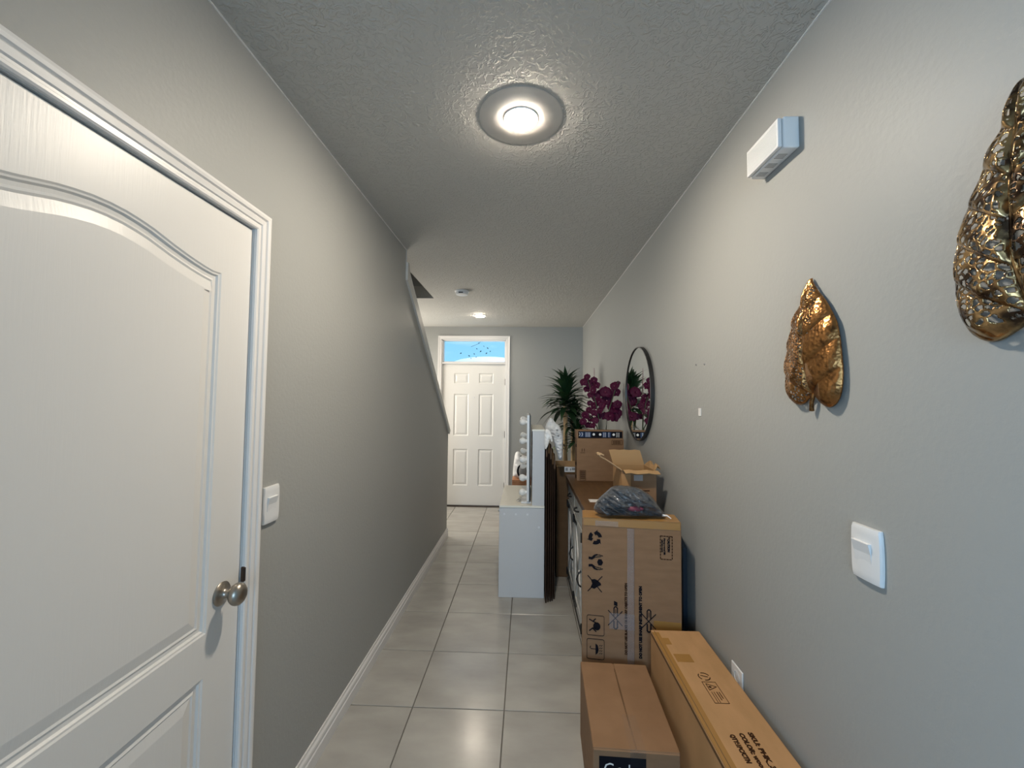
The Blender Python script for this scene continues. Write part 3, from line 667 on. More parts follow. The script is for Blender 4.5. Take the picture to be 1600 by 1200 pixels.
# long carton along the wall
lg = thing('long_carton', 'long narrow golden-brown carton along the right wall, beside the low one', 'box', (.568, .72, 0))
GZ = .49; GX0, GX1, GY0, GY1 = .567, .782, .72, 1.900
b = B(); bx(b, GX0, GX1, GY0, GY1, 0, GZ, .004, seg=2); put('box_body', b, M_kraft2, lg)
b = B(); bx(b, GX0-.0010, GX0+.001, GY0, GY1-.01, GZ-.016, GZ-.006); bx(b, GX0+.012, GX0+.014, GY0, GY1-.01, GZ-.001, GZ+.0012); put('seam', b, M_kdark, lg)
b = B(); bx(b, GX0+.001, GX0+.030, GY0, GY1-.02, GZ-.0005, GZ+.0009); put('tape', b, M_tape, lg, label='amber tape along the long edge')
for (x0, y0, x1, y1) in ((1034, 997, 1050, 1007), (1052, 1022, 1085, 1035)):
    p, q = WP(x0, y0, Z=GZ), WP(x1, y1, Z=GZ); b = B(); bx(b, min(p.x, q.x), max(p.x, q.x), min(p.y, q.y), max(p.y, q.y), GZ-.0004, GZ+.0012); put('tape', b, M_tape, lg)
for s, (x, y), ln in (('QTY:1PC/CTN', (1143, 1148), .100), ('COLOR: wood g', (1157, 1146), .145), ('SKU: PHK_34ES', (1171, 1145), .165)):
    p = WP(x, y, Z=GZ); text('printed_text', s, (p.x-.006, p.y, GZ+.0002), (0, -1, 0), (1, 0, 0), .020, M_brink, lg, width=ln, bold=.0011)
PG = lambda u, v, h: (u, v, GZ+h)
k = Ink((.675, 1.508), PG); k.line([(-.024, .054), (.024, .054), (.024, -.052), (-.024, -.052)], .0018, True)
k.line([(-.014, .045), (-.014, .012), (.017, .029)], .0022, True); k.disc(-.006, .028, .005)
for i, (u, l) in enumerate(((.014, .030), (.006, .038), (-.004, .050), (-.012, .050))): k.line([(u, .002), (u, .002-l)], .0028 if i < 2 else .0018)
k.done('printed_label', M_brink, lg, local=False)
k = Ink((.672, 1.592), PG); R = .020
for a0 in (20, 140, 260): k.line([(R*math.cos(math.radians(a0+i*14)), R*math.sin(math.radians(a0+i*14))) for i in range(7)], .0034)
k.line([(-.010, .006), (.012, -.002)], .003); k.done('printed_symbol', M_brink, lg, local=False)

# dark panel standing between wall and sideboard
t = thing('dark_panel', 'thin dark navy panel standing on edge between tall carton and right wall', 'panel', (.785, 2.5, 0))
b = B(); prism(b, [(2.055, 0), (3.0, 0), (3.0, .82), (2.12, .835), (2.055, .80)], 0, .772, .7905); put('backing', b, M_navy, t)
b = B(); bx(b, .769, .7725, 2.065, 2.99, .01, .025); bx(b, .769, .7725, 2.065, 2.99, .785, .797); bx(b, .769, .7725, 2.06, 2.072, .01, .797); put('frame', b, M_black, t)

# ------------------------------------------------------------------ sideboard
sb = thing('sideboard', 'whitewashed sideboard with brown wooden top and black handles along the right wall', 'sideboard', (.56, 2.86, 0))
SX0, SX1, SY0, SY1, ST = .362, .765, 2.172, 3.525, .89
b = B(); bx(b, SX0-.022, SX1, SY0, SY1+.015, ST-.034, ST, .004, seg=2); put('top', b, M_top, sb)
b = B(); bx(b, SX0+.018, SX1-.005, SY0+.02, SY1-.01, .055, ST-.034); put('carcass', b, M_wash, sb)
b = B(); bx(b, SX0+.02, SX1-.01, SY0+.03, SY1-.03, 0, .056); bx(b, SX0+.004, SX0+.02, SY0+.02, SY1-.01, .0, .05); put('plinth', b, M_black, sb, label='black plinth')
nb = 3; wv = (SY1-SY0-.03)/nb
for k in range(nb):
    y0 = SY0+.02+k*wv+.006; y1 = y0+wv-.012
    # drawer above, door below
    b = B(); bx(b, SX0, SX0+.018, y0, y1, .700, .845, .003); dr = put('drawer', b, M_wash, sb)
    b = B(); ym = (y0+y1)/2; tube(b, [(SX0, ym-.055, .770), (SX0-.018, ym-.045, .768), (SX0-.026, ym, .765), (SX0-.018, ym+.045, .768), (SX0, ym+.055, .770)], .006, 8); put('handle', b, M_black, dr, smooth=True, label='black bow handle')
    b = B(); bx(b, SX0+.006, SX0+.018, y0, y1, .065, .688)
    dz = put('door', b, M_wash, sb)
    for nm, c in (('rail', (y0, y1, .065, .125)), ('rail', (y0, y1, .628, .688)), ('stile', (y0, y0+.055, .125, .628)), ('stile', (y1-.055, y1, .125, .628))):
        b = B(); bx(b, SX0-.002, SX0+.010, *c, .002); put(nm, b, M_wash, dz)
    for s in (1, -1):
        b = B(); A = Vector((SX0-.001, y0+.055, .125 if s > 0 else .628)); C = Vector((SX0-.001, y1-.055, .628 if s > 0 else .125)); d = (C-A).normalized(); n = Vector((0, -d.z, d.y))*.026
        h = Vector((.009 if s > 0 else .0085, 0, 0)); vs = [A-n, C-n, C+n, A+n]
        va = [b.verts.new(v) for v in vs]; vb = [b.verts.new(v+h) for v in vs]; b.faces.new(va); b.faces.new(vb)
        for i in range(4): b.faces.new((va[i], va[(i+1) % 4], vb[(i+1) % 4], vb[i]))
        put('brace', b, M_wash, dz)
    for zc in (.655, .095):
        b = B(); bx(b, SX0-.006, SX0-.001, y1-.05, y1-.002, zc-.028, zc+.028, .002); bx(b, SX0-.006, SX0-.001, y1-.16, y1-.05, zc-.009, zc+.009); cyl(b, (SX0-.008, y1-.004, zc-.03), (SX0-.008, y1-.004, zc+.03), .006, n=10); put('hinge', b, M_black, dz, label='black strap hinge')
    b = B(); yh = y0+.03; tube(b, [(SX0-.002, yh, .33), (SX0-.020, yh, .345), (SX0-.030, yh, .38), (SX0-.020, yh, .415), (SX0-.002, yh, .43)], .006, 8); put('handle', b, M_black, dz, smooth=True, label='black bow handle')

# white paper slip on the sideboard and a white card at its far end
p = WP(928, 782.5, Z=ST); b = B(); bx(b, p.x-.03, p.x+.035, p.y-.035, p.y+.035, ST, ST+.0015); pp = put('paper_slip', b, M_label, origin=(p.x, p.y, ST)); tag(pp, 'small white paper slip on the sideboard beside the grey plastic bag', 'paper')

# far brown carton behind the sideboard
fc = thing('brown_carton', 'brown carton with white sticker standing on the floor behind the sideboard', 'box', (.46, 3.72, 0))
b = B(); bx(b, .268, .66, 3.60, 3.93, 0, .945, .004); put('box_body', b, M_kdark, fc)
b = B(); bx(b, .270, .658, 3.601, 3.764, .9445, .950); put('flap', b, M_kin, fc)
b = B(); bx(b, .270, .658, 3.766, 3.929, .9445, .950); put('flap', b, M_kin, fc)
b = B(); bx(b, .336, .436, 3.5985, 3.6005, .900, .944); lb = put('label', b, M_label, fc, label='white sticker with grey print')
b = B(); bx(b, .346, .366, 3.5975, 3.5990, .910, .936); bx(b, .385, .395, 3.5975, 3.599, .912, .932); bx(b, .401, .428, 3.5975, 3.599, .916, .938); put('printed_symbol', b, M_gprint, lb)

# taller carton on the sideboard
uc = thing('upright_carton', 'closed brown carton with dark blue printed band, standing on the sideboard before the orchids', 'box', (.58, 3.25, ST))
UY = 3.25; UX0, UX1, UB, UM, UT = .400, .769, ST, 1.222, 1.288
b = B(); bx(b, UX0, UX1, UY, UY+.115, UB, UM, .005, seg=2); put('box_body', b, M_kraft, uc)
b = B(); bx(b, UX0-.004, UX1-.004, UY+.006, UY+.113, UM-.001, UT, .003); lid = put('raised_collar', b, M_kraft, uc)
b = B(); prism(b, [(UX0+.012, UM+.004), (UX1-.010, UM+.008), (UX1-.012, UT-.008), (UX0+.012, UT-.008)], 1, UY+.0045, UY+.0065); band = put('printed_band', b, M_ink, lid, label='black and blue printed band')
for u0, u1 in ((.425, .455), (.462, .512), (.600, .636), (.642, .668)):
    k = Ink((0, 0), lambda u, v, h: (u, UY+.0045-h, v)); k.poly([(u0, UM+.012), (u1, UM+.012), (u1, UT-.014), (u0, UT-.014)]); k.done('printed_patch', M_blue, band, local=False)
def band_mark(fn):
    k = Ink((0, 0), lambda u, v, h: (u, UY+.0040-h, v)); fn(k); k.done('printed_mark', M_label, band, local=False)
for u in (.534, .584, .690): band_mark(lambda k: k.disc(u, UM+.034, .010))
for u in (.420, .440): band_mark(lambda k: k.line([(u, UM+.02), (u+.006, UM+.034), (u, UM+.048)], .003))
for u in (.474, .488, .500, .612, .624, .652, .712, .722, .732): band_mark(lambda k: k.line([(u, UM+.015), (u, UT-.017)], .003))
pu = lambda x, y: ((lambda q: (q.x, q.z))(WP(x, y, Y=UY)))
k = Ink((0, 0), lambda u, v, h: (u, UY-h, v))
(a, c), (a2, c2) = pu(956, 688), pu(972, 695); k.line([(a, c), (a2, c), (a2, c2), (a, c2)], .003, True)
for i in range(9): u = a+.012+i*(a2-a-.02)/9; k.line([(u, c-.005), (u, c2+.005)], .0035)
(a, c), (a2, c2) = pu(906, 735), pu(915, 750); k.line([(a, c), (a2, c), (a2, c2), (a, c2)], .003, True)
for i in range(8): v = c-.008+i*(c2-c+.012)/8; k.line([(a+.005, v), (a2-.005, v)], .0045)
for x in (909.5, 913): a, c = pu(x, 703); k.line([(a, c-.012), (a, c+.010)], .004)
a, c = pu(907, 707.5); k.line([(a, c), (a+.035, c)], .003); k.done('printed_symbol', M_brink, uc, local=False)
for z in (1.165, 1.02, .92): 
    b = B(); bx(b, UX0-.0015, UX0+.001, UY+.02, UY+.06, z-.012, z+.012); put('printed_patch', b, M_ink, uc)

# open carton on the sideboard
oc = thing('open_carton', 'small open carton with torn raised flaps on the sideboard against the wall', 'box', (.64, 2.46, ST))
OX0, OX1, OY, OYB, OT = .545, .738, 2.352, 2.590, 1.125; q = .004
for nm, c, mm in (('front_wall', (OX0, OX1, OY, OY+q), M_kraft), ('back_wall', (OX0, OX1, OYB-q, OYB), M_kin), ('side_wall', (OX0, OX0+q, OY+q, OYB-q), M_kraft2), ('side_wall', (OX1-q, OX1, OY+q, OYB-q), M_kin)):
    b = B(); bx(b, *c, ST, OT, .001); put(nm, b, mm, oc)
b = B(); bx(b, OX0+q, OX1-q, OY+q, OYB-q, ST, ST+.004); put('bottom', b, M_kin, oc)
def flapmesh(grid, name, m, th=.003, label=None):
    bm = B(); V = [[bm.verts.new(p) for p in r] for r in grid]
    for i in range(len(V)-1):
        for j in range(len(V[0])-1): bm.faces.new((V[i][j], V[i][j+1], V[i+1][j+1], V[i+1][j]))
    return solid(put(name, bm, m, oc, label=label), th)
flapmesh([[(OX0+(OX1-OX0)*i/6-.008*j, OYB+.004*j, OT+j*.030-.004*((i+j) % 2)*j*.3) for i in range(7)] for j in range(4)], 'flap', M_kin)
flapmesh([[(OX0+(OX1-OX0)*i/6+.003*j, OY-.016*j, OT+[0, .004, -.002, -.010][j]+.003*math.sin(i*2)) for i in range(7)] for j in range(4)], 'flap', M_kin)
flapmesh([[(OX1+[0, .012, .022, .030][j], OY+.02+(OYB-OY-.03)*i/6, OT+[0, .024, .020, .006][j]*(1+.5*math.sin(i*1.9))) for i in range(7)] for j in range(4)], 'flap', M_kin, label='torn bent flap')
cl = [(0, 0), (-.030, .022), (-.062, .046), (-.092, .066), (-.116, .080), (-.124, .090), (-.116, .096), (-.098, .090)]
flapmesh([[(OX0+c[0], OY+.008+.13*i/5, OT+c[1]*.9+.004*math.sin(i*2.3)) for i in range(6)] for c in cl], 'flap', M_edge, label='flap curled over to the left')
flapmesh([[(OX0-.002+.050*j, OY-.004, OT-.020-.13*i/5*(1-.0*j)-.10*j*(1-i/5)*0) for j in range(2)] for i in range(6)][::1], 'flap', M_kraft2)
b = B(); bx(b, .600, .700, OY-.0012, OY+.001, 1.010, 1.016); bx(b, .606, .690, OY-.0012, OY+.001, .998, 1.003); put('printed_text_line', b, M_brink, oc)
b = B(); bx(b, .612, .662, OY-.0012, OY+.001, 1.068, 1.100); put('label', b, mat('faded_label', (.36, .33, .32), .5), oc)

# grey plastic bag on the tall carton
pb = thing('plastic_bag', 'grey translucent plastic bag of bundled cloth lying on the tall carton', 'bag', (.5, 2.06, BH))
outl = [(927, 797), (930, 786), (938, 776), (949, 767), (957, 759), (975, 758), (998, 762), (1012, 770), (1022, 780), (1031, 794), (1042, 806), (1036, 811), (1010, 809), (985, 809), (955, 806), (935, 803)]
PYB = 2.035
pl = [(lambda w: (w.x, w.z))(WP(x, y, Y=PYB)) for x, y in outl]; zb = BH+.003
pl = [(u, max(v, zb)) for u, v in smoothpoly(pl, 1)]
def crum(u, v, s=18): return abs(noise.noise(Vector((u*s+v*9, v*s*1.5, .3))))*1.0+.5*abs(noise.noise(Vector((u*s*2.1, v*s*2.6-u*14, 5))))
def ridge(u, v):
    a = u*.83-v*.56; c = u*.56+v*.83                 # creases run down to the right
    n = 1-abs(noise.noise(Vector((a*7, c*34, 2.2))))*2.4; n2 = 1-abs(noise.noise(Vector((a*16+3, c*70, 7.1))))*2.2
    n3 = noise.noise(Vector((u*15, v*18, 4)))
    return max(0, n)**1.5*.75+max(0, n2)**1.5*.40+n3*.5
bm = sheet(pl, .0035, lambda u, v, d: min(.055, 1.0*math.sqrt(max(d, 0)*.05))+.025*ridge(u, v)*min(1, d/.012), lambda u, v, h: (u, PYB-h, v), back=lambda u, v, d: -min(.058, 1.0*math.sqrt(max(d, 0)*.05)))
put('film', bm, M_bagg, pb, smooth=True)
cx = sum(p[0] for p in pl)/len(pl); cz = sum(p[1] for p in pl)/len(pl)
pl2 = [(cx+(u-cx)*.92, max(zb+.004, cz+(v-cz)*.90)) for u, v in pl]
bm = sheet(pl2, .007, lambda u, v, d: min(.048, .9*math.sqrt(max(d, 0)*.05))+.016*crum(u+.3, v, 13)*min(1, d/.012), lambda u, v, h: (u, PYB-h, v), back=lambda u, v, d: -min(.045, .8*math.sqrt(max(d, 0)*.05)))
put('cloth_bundle', bm, M_cloth, pb, smooth=True)
c = WP(993, 795, Y=PYB-.058); b = B(); bmesh.ops.create_icosphere(b, subdivisions=3, radius=1, matrix=Matrix.Translation(c) @ Matrix.Diagonal((.038, .012, .013, 1))); put('pink_cloth', b, M_pink, pb, smooth=True)
b = B(); tube(b, [(.655, 2.00, .972), (.672, 1.985, .975), (.688, 1.975, .964)], .005, 8, .002); put('handle', b, M_label, pb, smooth=True, label='white knotted handle tip')

# ------------------------------------------------------------------ round mirror
RM = thing('round_mirror', 'round wall mirror with thin black frame hanging on the right wall', 'mirror', (XR, 2.912, 1.573))
MY, MZ, MR = 2.912, 1.573, .330
b = B(); lathe(b, [(MR-.007, 0), (MR, .002), (MR, .027), (MR-.006, .028), (MR-.006, .020), (MR-.007, 0)], (XR, MY, MZ), (-1, 0, 0), n=96); put('frame', b, M_black, RM, smooth=True)
b = B(); lathe(b, [(0, .004), (MR-.006, .004), (MR-.006, .021), (0, .021)], (XR, MY, MZ), (-1, 0, 0), n=96); put('glass', b, M_mirror, RM)

# ------------------------------------------------------------------ orchids behind the upright carton
rnd = random.Random(11)
def flower_mesh():
    b = B()
    for k in range(5):
        a = 2*PI*k/5+PI/2; w = .55 if k in (1, 4) else .36; nseg = 5; L_ = .5
        rows = []
        for i in range(nseg+1):
            f = i/nseg; r = .05+f*.48; ww = w*math.sin(PI*min(1, f*.93+.07))**.75*.62
            c = Vector((math.cos(a)*r, math.sin(a)*r, .10*f-.16*f*f)); s = Vector((-math.sin(a), math.cos(a), 0))
            rows.append([b.verts.new(c-s*ww+Vector((0, 0, -.04))), b.verts.new(c+Vector((0, 0, .02))), b.verts.new(c+s*ww+Vector((0, 0, -.04)))])
        for r1, r2 in zip(rows, rows[1:]):
            for j in range(2): b.faces.new((r1[j], r1[j+1], r2[j+1], r2[j]))
    for f in b.faces: f.material_index = 0
    n0 = len(b.faces); bmesh.ops.create_icosphere(b, subdivisions=1, radius=.075, matrix=Matrix.Translation((0, -.03, .06)))
    b.faces.ensure_lookup_table()
    for f in b.faces[n0:]: f.material_index = 1
    me = bpy.data.meshes.new('flower'); b.to_mesh(me); b.free(); me.materials.append(M_orchid); me.materials.append(M_lip)
    for p in me.polygons: p.use_smooth = True
    return me
FM = flower_mesh()
def orchid(label, base, stems, flowers, face, jit):
    t = thing('orchid', label, 'orchid', base, 'potted orchids on the sideboard')
    b = B(); lathe(b, [(0, 0), (.036, 0), (.045, .09), (.049, .095), (.049, .105), (.043, .105), (.041, .092), (0, .092)], base); put('pot', b, M_pot, t, smooth=True)
    for pts in stems:
        b = B(); tube(b, pts, .006, 8, .003); put('stem', b, M_stem, t, smooth=True)
    for (x, y, r) in flowers:
        Y = base[1]+rnd.uniform(-jit, jit); p = WP(x, y, Y=Y); p.x = min(p.x, .80-.03-r*.2); o = bpy.data.objects.new('flower', FM); COL.objects.link(o); o.parent = t; o.location = p-Vector(base)
        d = Vector(face)+Vector((rnd.uniform(-.5, .5), rnd.uniform(-.3, .3), rnd.uniform(-.3, .5)))
        o.rotation_mode = 'QUATERNION'; o.rotation_quaternion = d.to_track_quat('Z', 'Y'); o.scale = (r*2, r*2, r*2)
    return t
ob = (.620, 3.425, ST); ob2 = (.728, 3.450, ST)
st1 = [(.620, 3.425, ST+.09), WP(936, 672, Y=3.42), WP(935, 650, Y=3.42), WP(931, 628, Y=3.42), WP(924, 610, Y=3.42), WP(917, 590, Y=3.42)]
st1b = [(.622, 3.43, ST+.09), WP(933, 668, Y=3.43), WP(926, 655, Y=3.43), WP(918, 645, Y=3.43)]
orchid('left orchid of the two, with loose dark magenta blooms and thin stems', ob, [st1, st1b],
       [(917, 589, .030), (912, 597, .034), (921, 600, .036), (928, 594, .030), (917, 608, .030), (926, 610, .036), (932, 602, .032), (923, 617, .030), (931, 621, .038), (938, 614, .034), (936, 628, .038), (928, 634, .034), (922, 630, .026),
        (920, 641, .032), (928, 645, .030), (937, 641, .032), (914, 649, .034), (922, 654, .030), (930, 657, .030), (911, 659, .032), (919, 664, .030), (926, 665, .026), (941, 634, .03), (935, 650, .028)], (-.5, -1, .1), .05)
st2 = [(.728, 3.45, ST+.09), WP(947, 672, Y=3.44), WP(949, 650, Y=3.44), WP(955, 630, Y=3.44), WP(961, 610, Y=3.44), WP(966, 596, Y=3.44)]
orchid('right orchid of the two, with large rounded magenta blooms next to the mirror', ob2, [st2],
       [(946, 612, .050), (960, 603, .040), (963, 613, .038), (948, 626, .048), (959, 637, .055), (966, 646, .048), (953, 650, .045), (945, 650, .034), (965, 632, .038), (953, 616, .04), (960, 652, .042), (968, 599, .022)], (-.3, -1, .15), .03)
b = B(); c = WP(929, 600, Y=3.50); tube(b, [(c.x, 3.50, ST), c, (c.x-.004, 3.50, WP(929, 575, Y=3.5).z)], .006, 8, .004)
tag(put('decor_stick', b, mat('pinkish_stick', (.42, .32, .31), .7), smooth=True, origin=(c.x, 3.5, ST)), 'thin pinkish stick rising behind the left orchid', 'stick')

# ------------------------------------------------------------------ dracaena
DB = (.44, 4.55, 0)
dt = thing('potted_dracaena', 'tall artificial dracaena with tan cane and dark spiky leaves in the far right corner', 'plant', DB)
b = B(); lathe(b, [(0, 0), (.13, 0), (.16, .28), (.17, .29), (.17, .31), (.155, .31), (.15, .27), (0, .27)], DB); pt = put('pot', b, M_pot, dt, smooth=True)
b = B(); lathe(b, [(0, .26), (.148, .275), (.10, .288), (0, .29)], DB); put('soil', b, M_soil, pt, smooth=True)
def leafmesh(Ln, w, droop):
    b = B(); rows = []; n = 7
    for i in range(n+1):
        f = i/n; ww = w*(math.sin(PI*min(1, f*.85+.12))**.7)*(1-f**4); 
        c = Vector((Ln*(f-.12*droop*f*f), 0, Ln*(.25*f-droop*f*f*.75)))
        rows.append([b.verts.new(c+Vector((0, -ww, .22*ww))), b.verts.new(c), b.verts.new(c+Vector((0, ww, .22*ww)))])
    for r1, r2 in zip(rows, rows[1:]):
        for j in range(2): b.faces.new((r1[j], r1[j+1], r2[j+1], r2[j]))
    me = bpy.data.meshes.new('leaf'); b.to_mesh(me); b.free()
    for p in me.polygons: p.use_smooth = True
    return me
LMS = [leafmesh(.36, .040, .55), leafmesh(.32, .036, .30), leafmesh(.40, .040, .85)]
for me in LMS: me.materials.append(M_green)
LL_ = leafmesh(.12, .02, .5); LL_.materials.append(M_lime)
rnd = random.Random(5)
def head(c, n, e0, e1, sc):
    for i in range(n):
        f = i/n; az = i*2.399+rnd.uniform(-.3, .3); el = e0+(e1-e0)*f+rnd.uniform(-.12, .12)
        o = bpy.data.objects.new('leaf', LMS[rnd.randrange(3)]); COL.objects.link(o); o.parent = dt
        o.location = Vector(c)+Vector((0, 0, .26*f*sc-.08))-Vector(DB); o.rotation_mode = 'XYZ'
        o.rotation_euler = (0, -el, az); s = sc*rnd.uniform(.8, 1.1)*(1-.25*f); o.scale = (s, s, s)
canes = [((.43, 4.50), 1.47, 120, 1.0), ((.52, 4.56), 1.27, 80, .74), ((.55, 4.44), 1.12, 80, .62)]
for (x, y), z, n, sc in canes:
    b = B(); tube(b, [(x*.4+DB[0]*.6, y*.4+DB[1]*.6, .27), (x, y, .7), (x, y, z-.05), (x+.003, y, z+.12)], .033 if n > 100 else .024, 12, .022); put('cane', b, M_trunk, dt, smooth=True)
    head((x, y, z+.02), n, -.25, 1.35, sc)
for (x, y) in ((874, 700), (878, 697), (882, 702), (876, 694)):
    o = bpy.data.objects.new('leaf', LL_); COL.objects.link(o); o.parent = dt; p = WP(x, y, Y=4.2); o.location = p-Vector(DB); o.rotation_euler = (0, rnd.uniform(-.5, .5), rnd.uniform(2, 5)); o['label'] = 'small lighter green leaf'
    b = B(); tube(b, [p, ((p.x+.46)/2, 4.4, p.z-.02), (.46, 4.62, .95)], .003, 6); put('twig', b, M_stem, dt)

# ------------------------------------------------------------------ white vanity desk
vd = thing('vanity_desk', 'white vanity desk standing along the hall with a narrow shelf tower on it', 'desk', (-.03, 3.6, 0))
VY0, VY1 = 3.207, 3.965
b = B(); bx(b, -.204, .147, VY0, VY0+.018, 0, .684, .0015); sp = put('side_panel', b, M_wht2, vd)
b = B(); bx(b, -.204, .147, VY1-.018, VY1, 0, .684, .0015); put('side_panel', b, M_wht2, vd)
b = B(); bx(b, .125, .143, VY0+.018, VY1-.018, .25, .684); put('back_panel', b, M_wht2, vd)
b = B(); bx(b, -.204, .147, VY0-.006, VY1+.006, .6845, .702, .002); put('desk_top', b, M_desk, vd)
for k in range(2):
    y0 = VY0+.021+k*.361; b = B(); bx(b, -.204, -.188, y0, y0+.358, .545, .680, .0015); dr = put('drawer', b, M_wht2, vd)
    b = B(); cyl(b, (-.204, y0+.18, .612), (-.224, y0+.18, .612), .012, n=14); put('knob', b, M_nickel, dr)
for (x, y) in ((788, 803), (806, 803.5), (824, 804), (842, 824)):
    p = WP(x, y, Y=VY0); b = B(); cyl(b, (p.x, VY0+.001, p.z), (p.x, VY0-.0025, p.z), .008, n=14); put('screw_cap', b, M_white, sp)
b = B(); bx(b, .050, .146, VY0+.001, VY0+.017, .702, 1.278, .0015); put('tower_side', b, M_wht2, vd)
b = B(); bx(b, .050, .146, 3.84, 3.856, .702, 1.278, .0015); put('tower_side', b, M_wht2, vd)
b = B(); bx(b, .046, .148, VY0-.001, 3.86, 1.278, 1.293, .0015); put('tower_top', b, M_desk, vd)
b = B(); bx(b, .136, .146, VY0+.017, 3.84, .702, 1.278); put('tower_back', b, M_wht2, vd)
for z in (.89, 1.08):
    b = B(); bx(b, .052, .136, VY0+.017, 3.84, z, z+.014); put('shelf', b, M_wht2, vd)
# bulb mirror on the desk, facing the hall
vm = thing('bulb_mirror', 'upright rectangular makeup mirror with round white bulbs on the white desk', 'mirror', (.02, 3.56, .702))
b = B(); bx(b, .026, .036, 3.245, 3.885, .735, 1.400, .002); put('backing', b, M_black, vm)
b = B()
for c in ((3.245, 3.305, .725, 1.402), (3.825, 3.885, .725, 1.402), (3.305, 3.825, 1.342, 1.402), (3.305, 3.825, .725, .785)): bx(b, .008, .026, *c)
put('frame', b, M_white, vm)
b = B(); bx(b, .014, .024, 3.305, 3.825, .785, 1.342); put('glass', b, M_mirror, vm)
b = B(); bx(b, -.035, .07 if 0 else .045, 3.27, 3.86, .7022, .716, .003); bx(b, .010, .026, 3.30, 3.33, .714, .735); bx(b, .010, .026, 3.80, 3.83, .714, .735); put('stand', b, M_white, vm)
bm_ = B(); lathe(bm_, [(.014, 0), (.014, .010), (.018, .014), (.025, .026), (.027, .038), (.024, .050), (.014, .060), (0, .063)], (0, 0, 0), (-1, 0, 0), n=18)
mb = bpy.data.meshes.new('bulb'); bmesh.ops.recalc_face_normals(bm_, faces=bm_.faces[:]); bm_.to_mesh(mb); bm_.free(); mb.materials.append(M_bulb)
for p in mb.polygons: p.use_smooth = True
for y in (3.275, 3.855):
    for z in (1.345, 1.195, 1.048, .905, .790):
        o = bpy.data.objects.new('bulb', mb); COL.objects.link(o); o.parent = vm; o.location = Vector((.008, y, z))-Vector((.02, 3.56, .702))
# thin cable loop on the desk
b = B(); tube(b, [(-.042, 3.40, .706), (-.045, 3.33, .706), (-.055, 3.31, .706), (-.075, 3.36, .706), (-.05, 3.44, .706), (-.045, 3.45, .706), (-.043, 3.37, .706), (-.055, 3.36, .708)], .003, 8)
tag(put('cable', b, M_clear if 0 else M_white, smooth=True, origin=(-.02, 3.37, .702)), 'thin white cable looped on the white desk top at the mirror foot', 'cable')

# ------------------------------------------------------------------ dark boards beside the desk
bd = [((.153, 3.135), (.158, 4.15), 1.190, .010, 'leftmost dark brown flat board, touching the white desk'),
      ((.171, 3.150), (.190, 4.0), 1.215, .009, 'second dark brown flat board from the white desk'),
      ((.187, 3.160), (.214, 3.98), 1.170, .010, 'middle dark brown flat board of the five beside the desk'),
      ((.203, 3.170), (.232, 3.95), 1.130, .009, 'fourth dark brown flat board from the white desk'),
      ((.219, 3.200), (.245, 3.90), 1.090, .010, 'rightmost dark brown flat board, nearest to the sideboard')]
for (a, c, z, w_, lab) in bd:
    A, C = Vector((*a, 0)), Vector((*c, 0)); d = (C-A); Ld = d.length; d.normalize(); n = Vector((d.y, -d.x, 0)); th = w_
    t = thing('flat_board', lab, 'board', tuple(A), 'dark flat boards standing on edge beside the white desk')
    for s0 in (0,):
        b = B(); pts = [(0, 0), (Ld, 0), (Ld, z-.08), (Ld*.5, z-.02), (Ld*.12, z), (0, z-.03)]
        va = [b.verts.new(A+d*u+Vector((0, 0, v))) for u, v in pts]; vb = [b.verts.new(A+d*u+n*th+Vector((0, 0, v))) for u, v in pts]; b.faces.new(va); b.faces.new(vb)
        for i in range(6): b.faces.new((va[i], va[(i+1) % 6], vb[(i+1) % 6], vb[i]))
        put('sheet', b, M_board, t)
    b = B(); va = [b.verts.new(A+d*u+n*o+Vector((0, 0, v))) for o in (-.0003, th+.0003) for u, v in ((-.0006, z-.10), (.0, z-.0295), (Ld*.12, z+.0006), (Ld*.12, z-.010), (.004, z-.040), (.003, z-.10))]
    b.faces.new(va[:6]); b.faces.new(va[6:])
    for i in range(6): b.faces.new((va[i], va[(i+1) % 6], va[6+(i+1) % 6], va[6+i]))
    put('worn_corner', b, mat('worn_board_edge', (.10, .06, .036), .8) if w_ == .010 else M_kdark, t, label='lighter frayed top corner')
# white plastic bag slung over the boards
WY = 3.38
wb = [(851.5, 668), (854, 661), (857, 656), (860, 652), (864, 655), (868, 661), (874, 665), (878, 674), (880, 686), (879, 700), (879, 716), (876, 719), (872, 717), (871, 709), (868, 700), (865, 690), (863, 683), (856, 682), (851.5, 680)]
pl = smoothpoly([(lambda w: (w.x, w.z))(WP(x, y, Y=WY)) for x, y in wb], 1)
t = thing('white_plastic_bag', 'crumpled white plastic bag slung over the dark boards behind the desk', 'bag', (.24, WY, 1.0))
bm = sheet(pl, .005, lambda u, v, d: min(.034, .75*math.sqrt(max(d, 0)*.03))+.018*crum(u, v, 22)*min(1, d/.01), lambda u, v, h: (u, WY-h, v), back=lambda u, v, d: -min(.03, .7*math.sqrt(max(d, 0)*.03)))
put('bag_film', bm, M_bagw, t, smooth=True)
pl = smoothpoly([(lambda w: (w.x, w.z))(WP(x, y, Y=3.115)) for x, y in ((851, 672), (855, 670), (860, 674), (864, 688), (862, 692), (859, 684), (857, 694), (853, 703), (851, 700))], 1)
put('bag_corner', sheet(pl, .004, lambda u, v, d: min(.008, d*.6)+.006*crum(u, v, 30), lambda u, v, h: (u, 3.115-h, v), back=lambda u, v, d: -min(.006, d*.4)), M_bagw, t, smooth=True)
for s in ((.252, 1.28), (.262, 1.235)):
    b = B(); bmesh.ops.create_icosphere(b, subdivisions=2, radius=1, matrix=Matrix.Translation((s[0], WY-.036, s[1])) @ Matrix.Diagonal((.009, .006, .006, 1))); put('printed_patch', b, M_gprint, t, smooth=True)

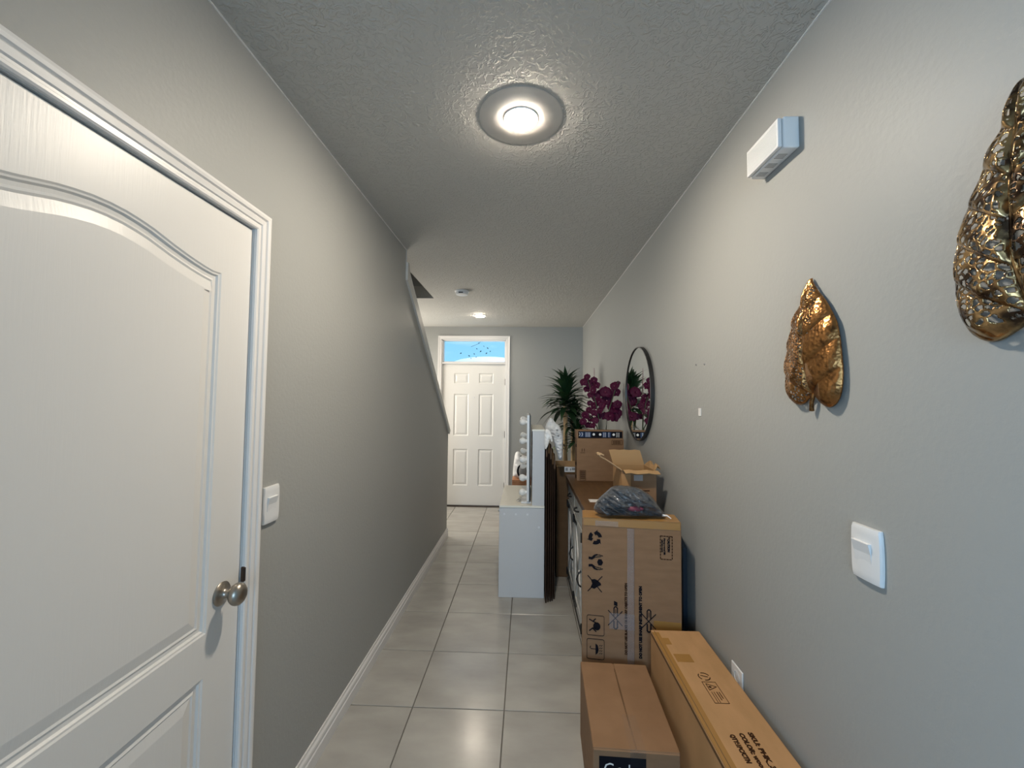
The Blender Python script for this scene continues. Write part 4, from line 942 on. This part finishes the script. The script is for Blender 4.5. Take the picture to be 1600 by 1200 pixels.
# ------------------------------------------------------------------ bag on a wooden crate near the far wall
cr_ = thing('wooden_crate', 'small orange wooden crate by the far wall behind the white desk', 'crate', (-.03, 5.1, 0))
CX0, CX1, CYa, CYb, CH = -.165, .11, 4.98, 5.25, .552
for k in range(5):
    z0 = k*.112; 
    for nm, c in (('slat', (CX0, CX1, CYa, CYa+.012)), ('slat', (CX0, CX1, CYb-.012, CYb)), ('slat', (CX0, CX0+.012, CYa+.012, CYb-.012)), ('slat', (CX1-.012, CX1, CYa+.012, CYb-.012))):
        b = B(); bx(b, *c, z0+.004, z0+.104, .002); put(nm, b, M_wood, cr_)
for x in (CX0+.012, CX1-.034):
    for y in (CYa+.012, CYb-.034): b = B(); bx(b, x, x+.022, y, y+.022, 0, CH); put('post', b, M_wood, cr_)
b = B(); bx(b, CX0, CX1, CYa, CYb, CH, CH+.010, .002); put('lid', b, M_wood, cr_)
t = thing('printed_bag', 'white bag printed with a grey oval and black stripe, on the wooden crate', 'bag', (-.03, 5.1, CH+.010))
PY_ = 5.10
ol = [(801, 749), (801.5, 735), (803, 720), (805, 708), (808, 705), (812, 706), (816, 710), (822, 713), (828, 712), (832, 722), (833, 737), (832, 749)]
pl = smoothpoly([(lambda w: (w.x, max(w.z, CH+.011)))(WP(x, y, Y=PY_)) for x, y in ol], 1)
bm = sheet(pl, .009, lambda u, v, d: min(.075, 1.1*math.sqrt(max(d, 0)*.05))+.014*crum(u, v, 12)*min(1, d/.02), lambda u, v, h: (u, PY_-h, v), back=lambda u, v, d: -min(.07, 1.0*math.sqrt(max(d, 0)*.05)))
put('bag_film', bm, M_bagw, t, smooth=True)
def ov(x, y, rx, rz, m, yy, nm):
    c = WP(x, y, Y=yy); b = B(); bmesh.ops.create_icosphere(b, subdivisions=3, radius=1, matrix=Matrix.Translation(c) @ Matrix.Diagonal((rx, .014, rz, 1))); return put(nm, b, m, t, smooth=True)
ov(815, 736, .060, .082, M_ink, 5.023, 'printed_stripe'); ov(816.5, 736, .045, .076, M_gprint, 5.012, 'printed_oval')
ov(814, 713, .012, .010, M_ink, 5.028, 'printed_dot')
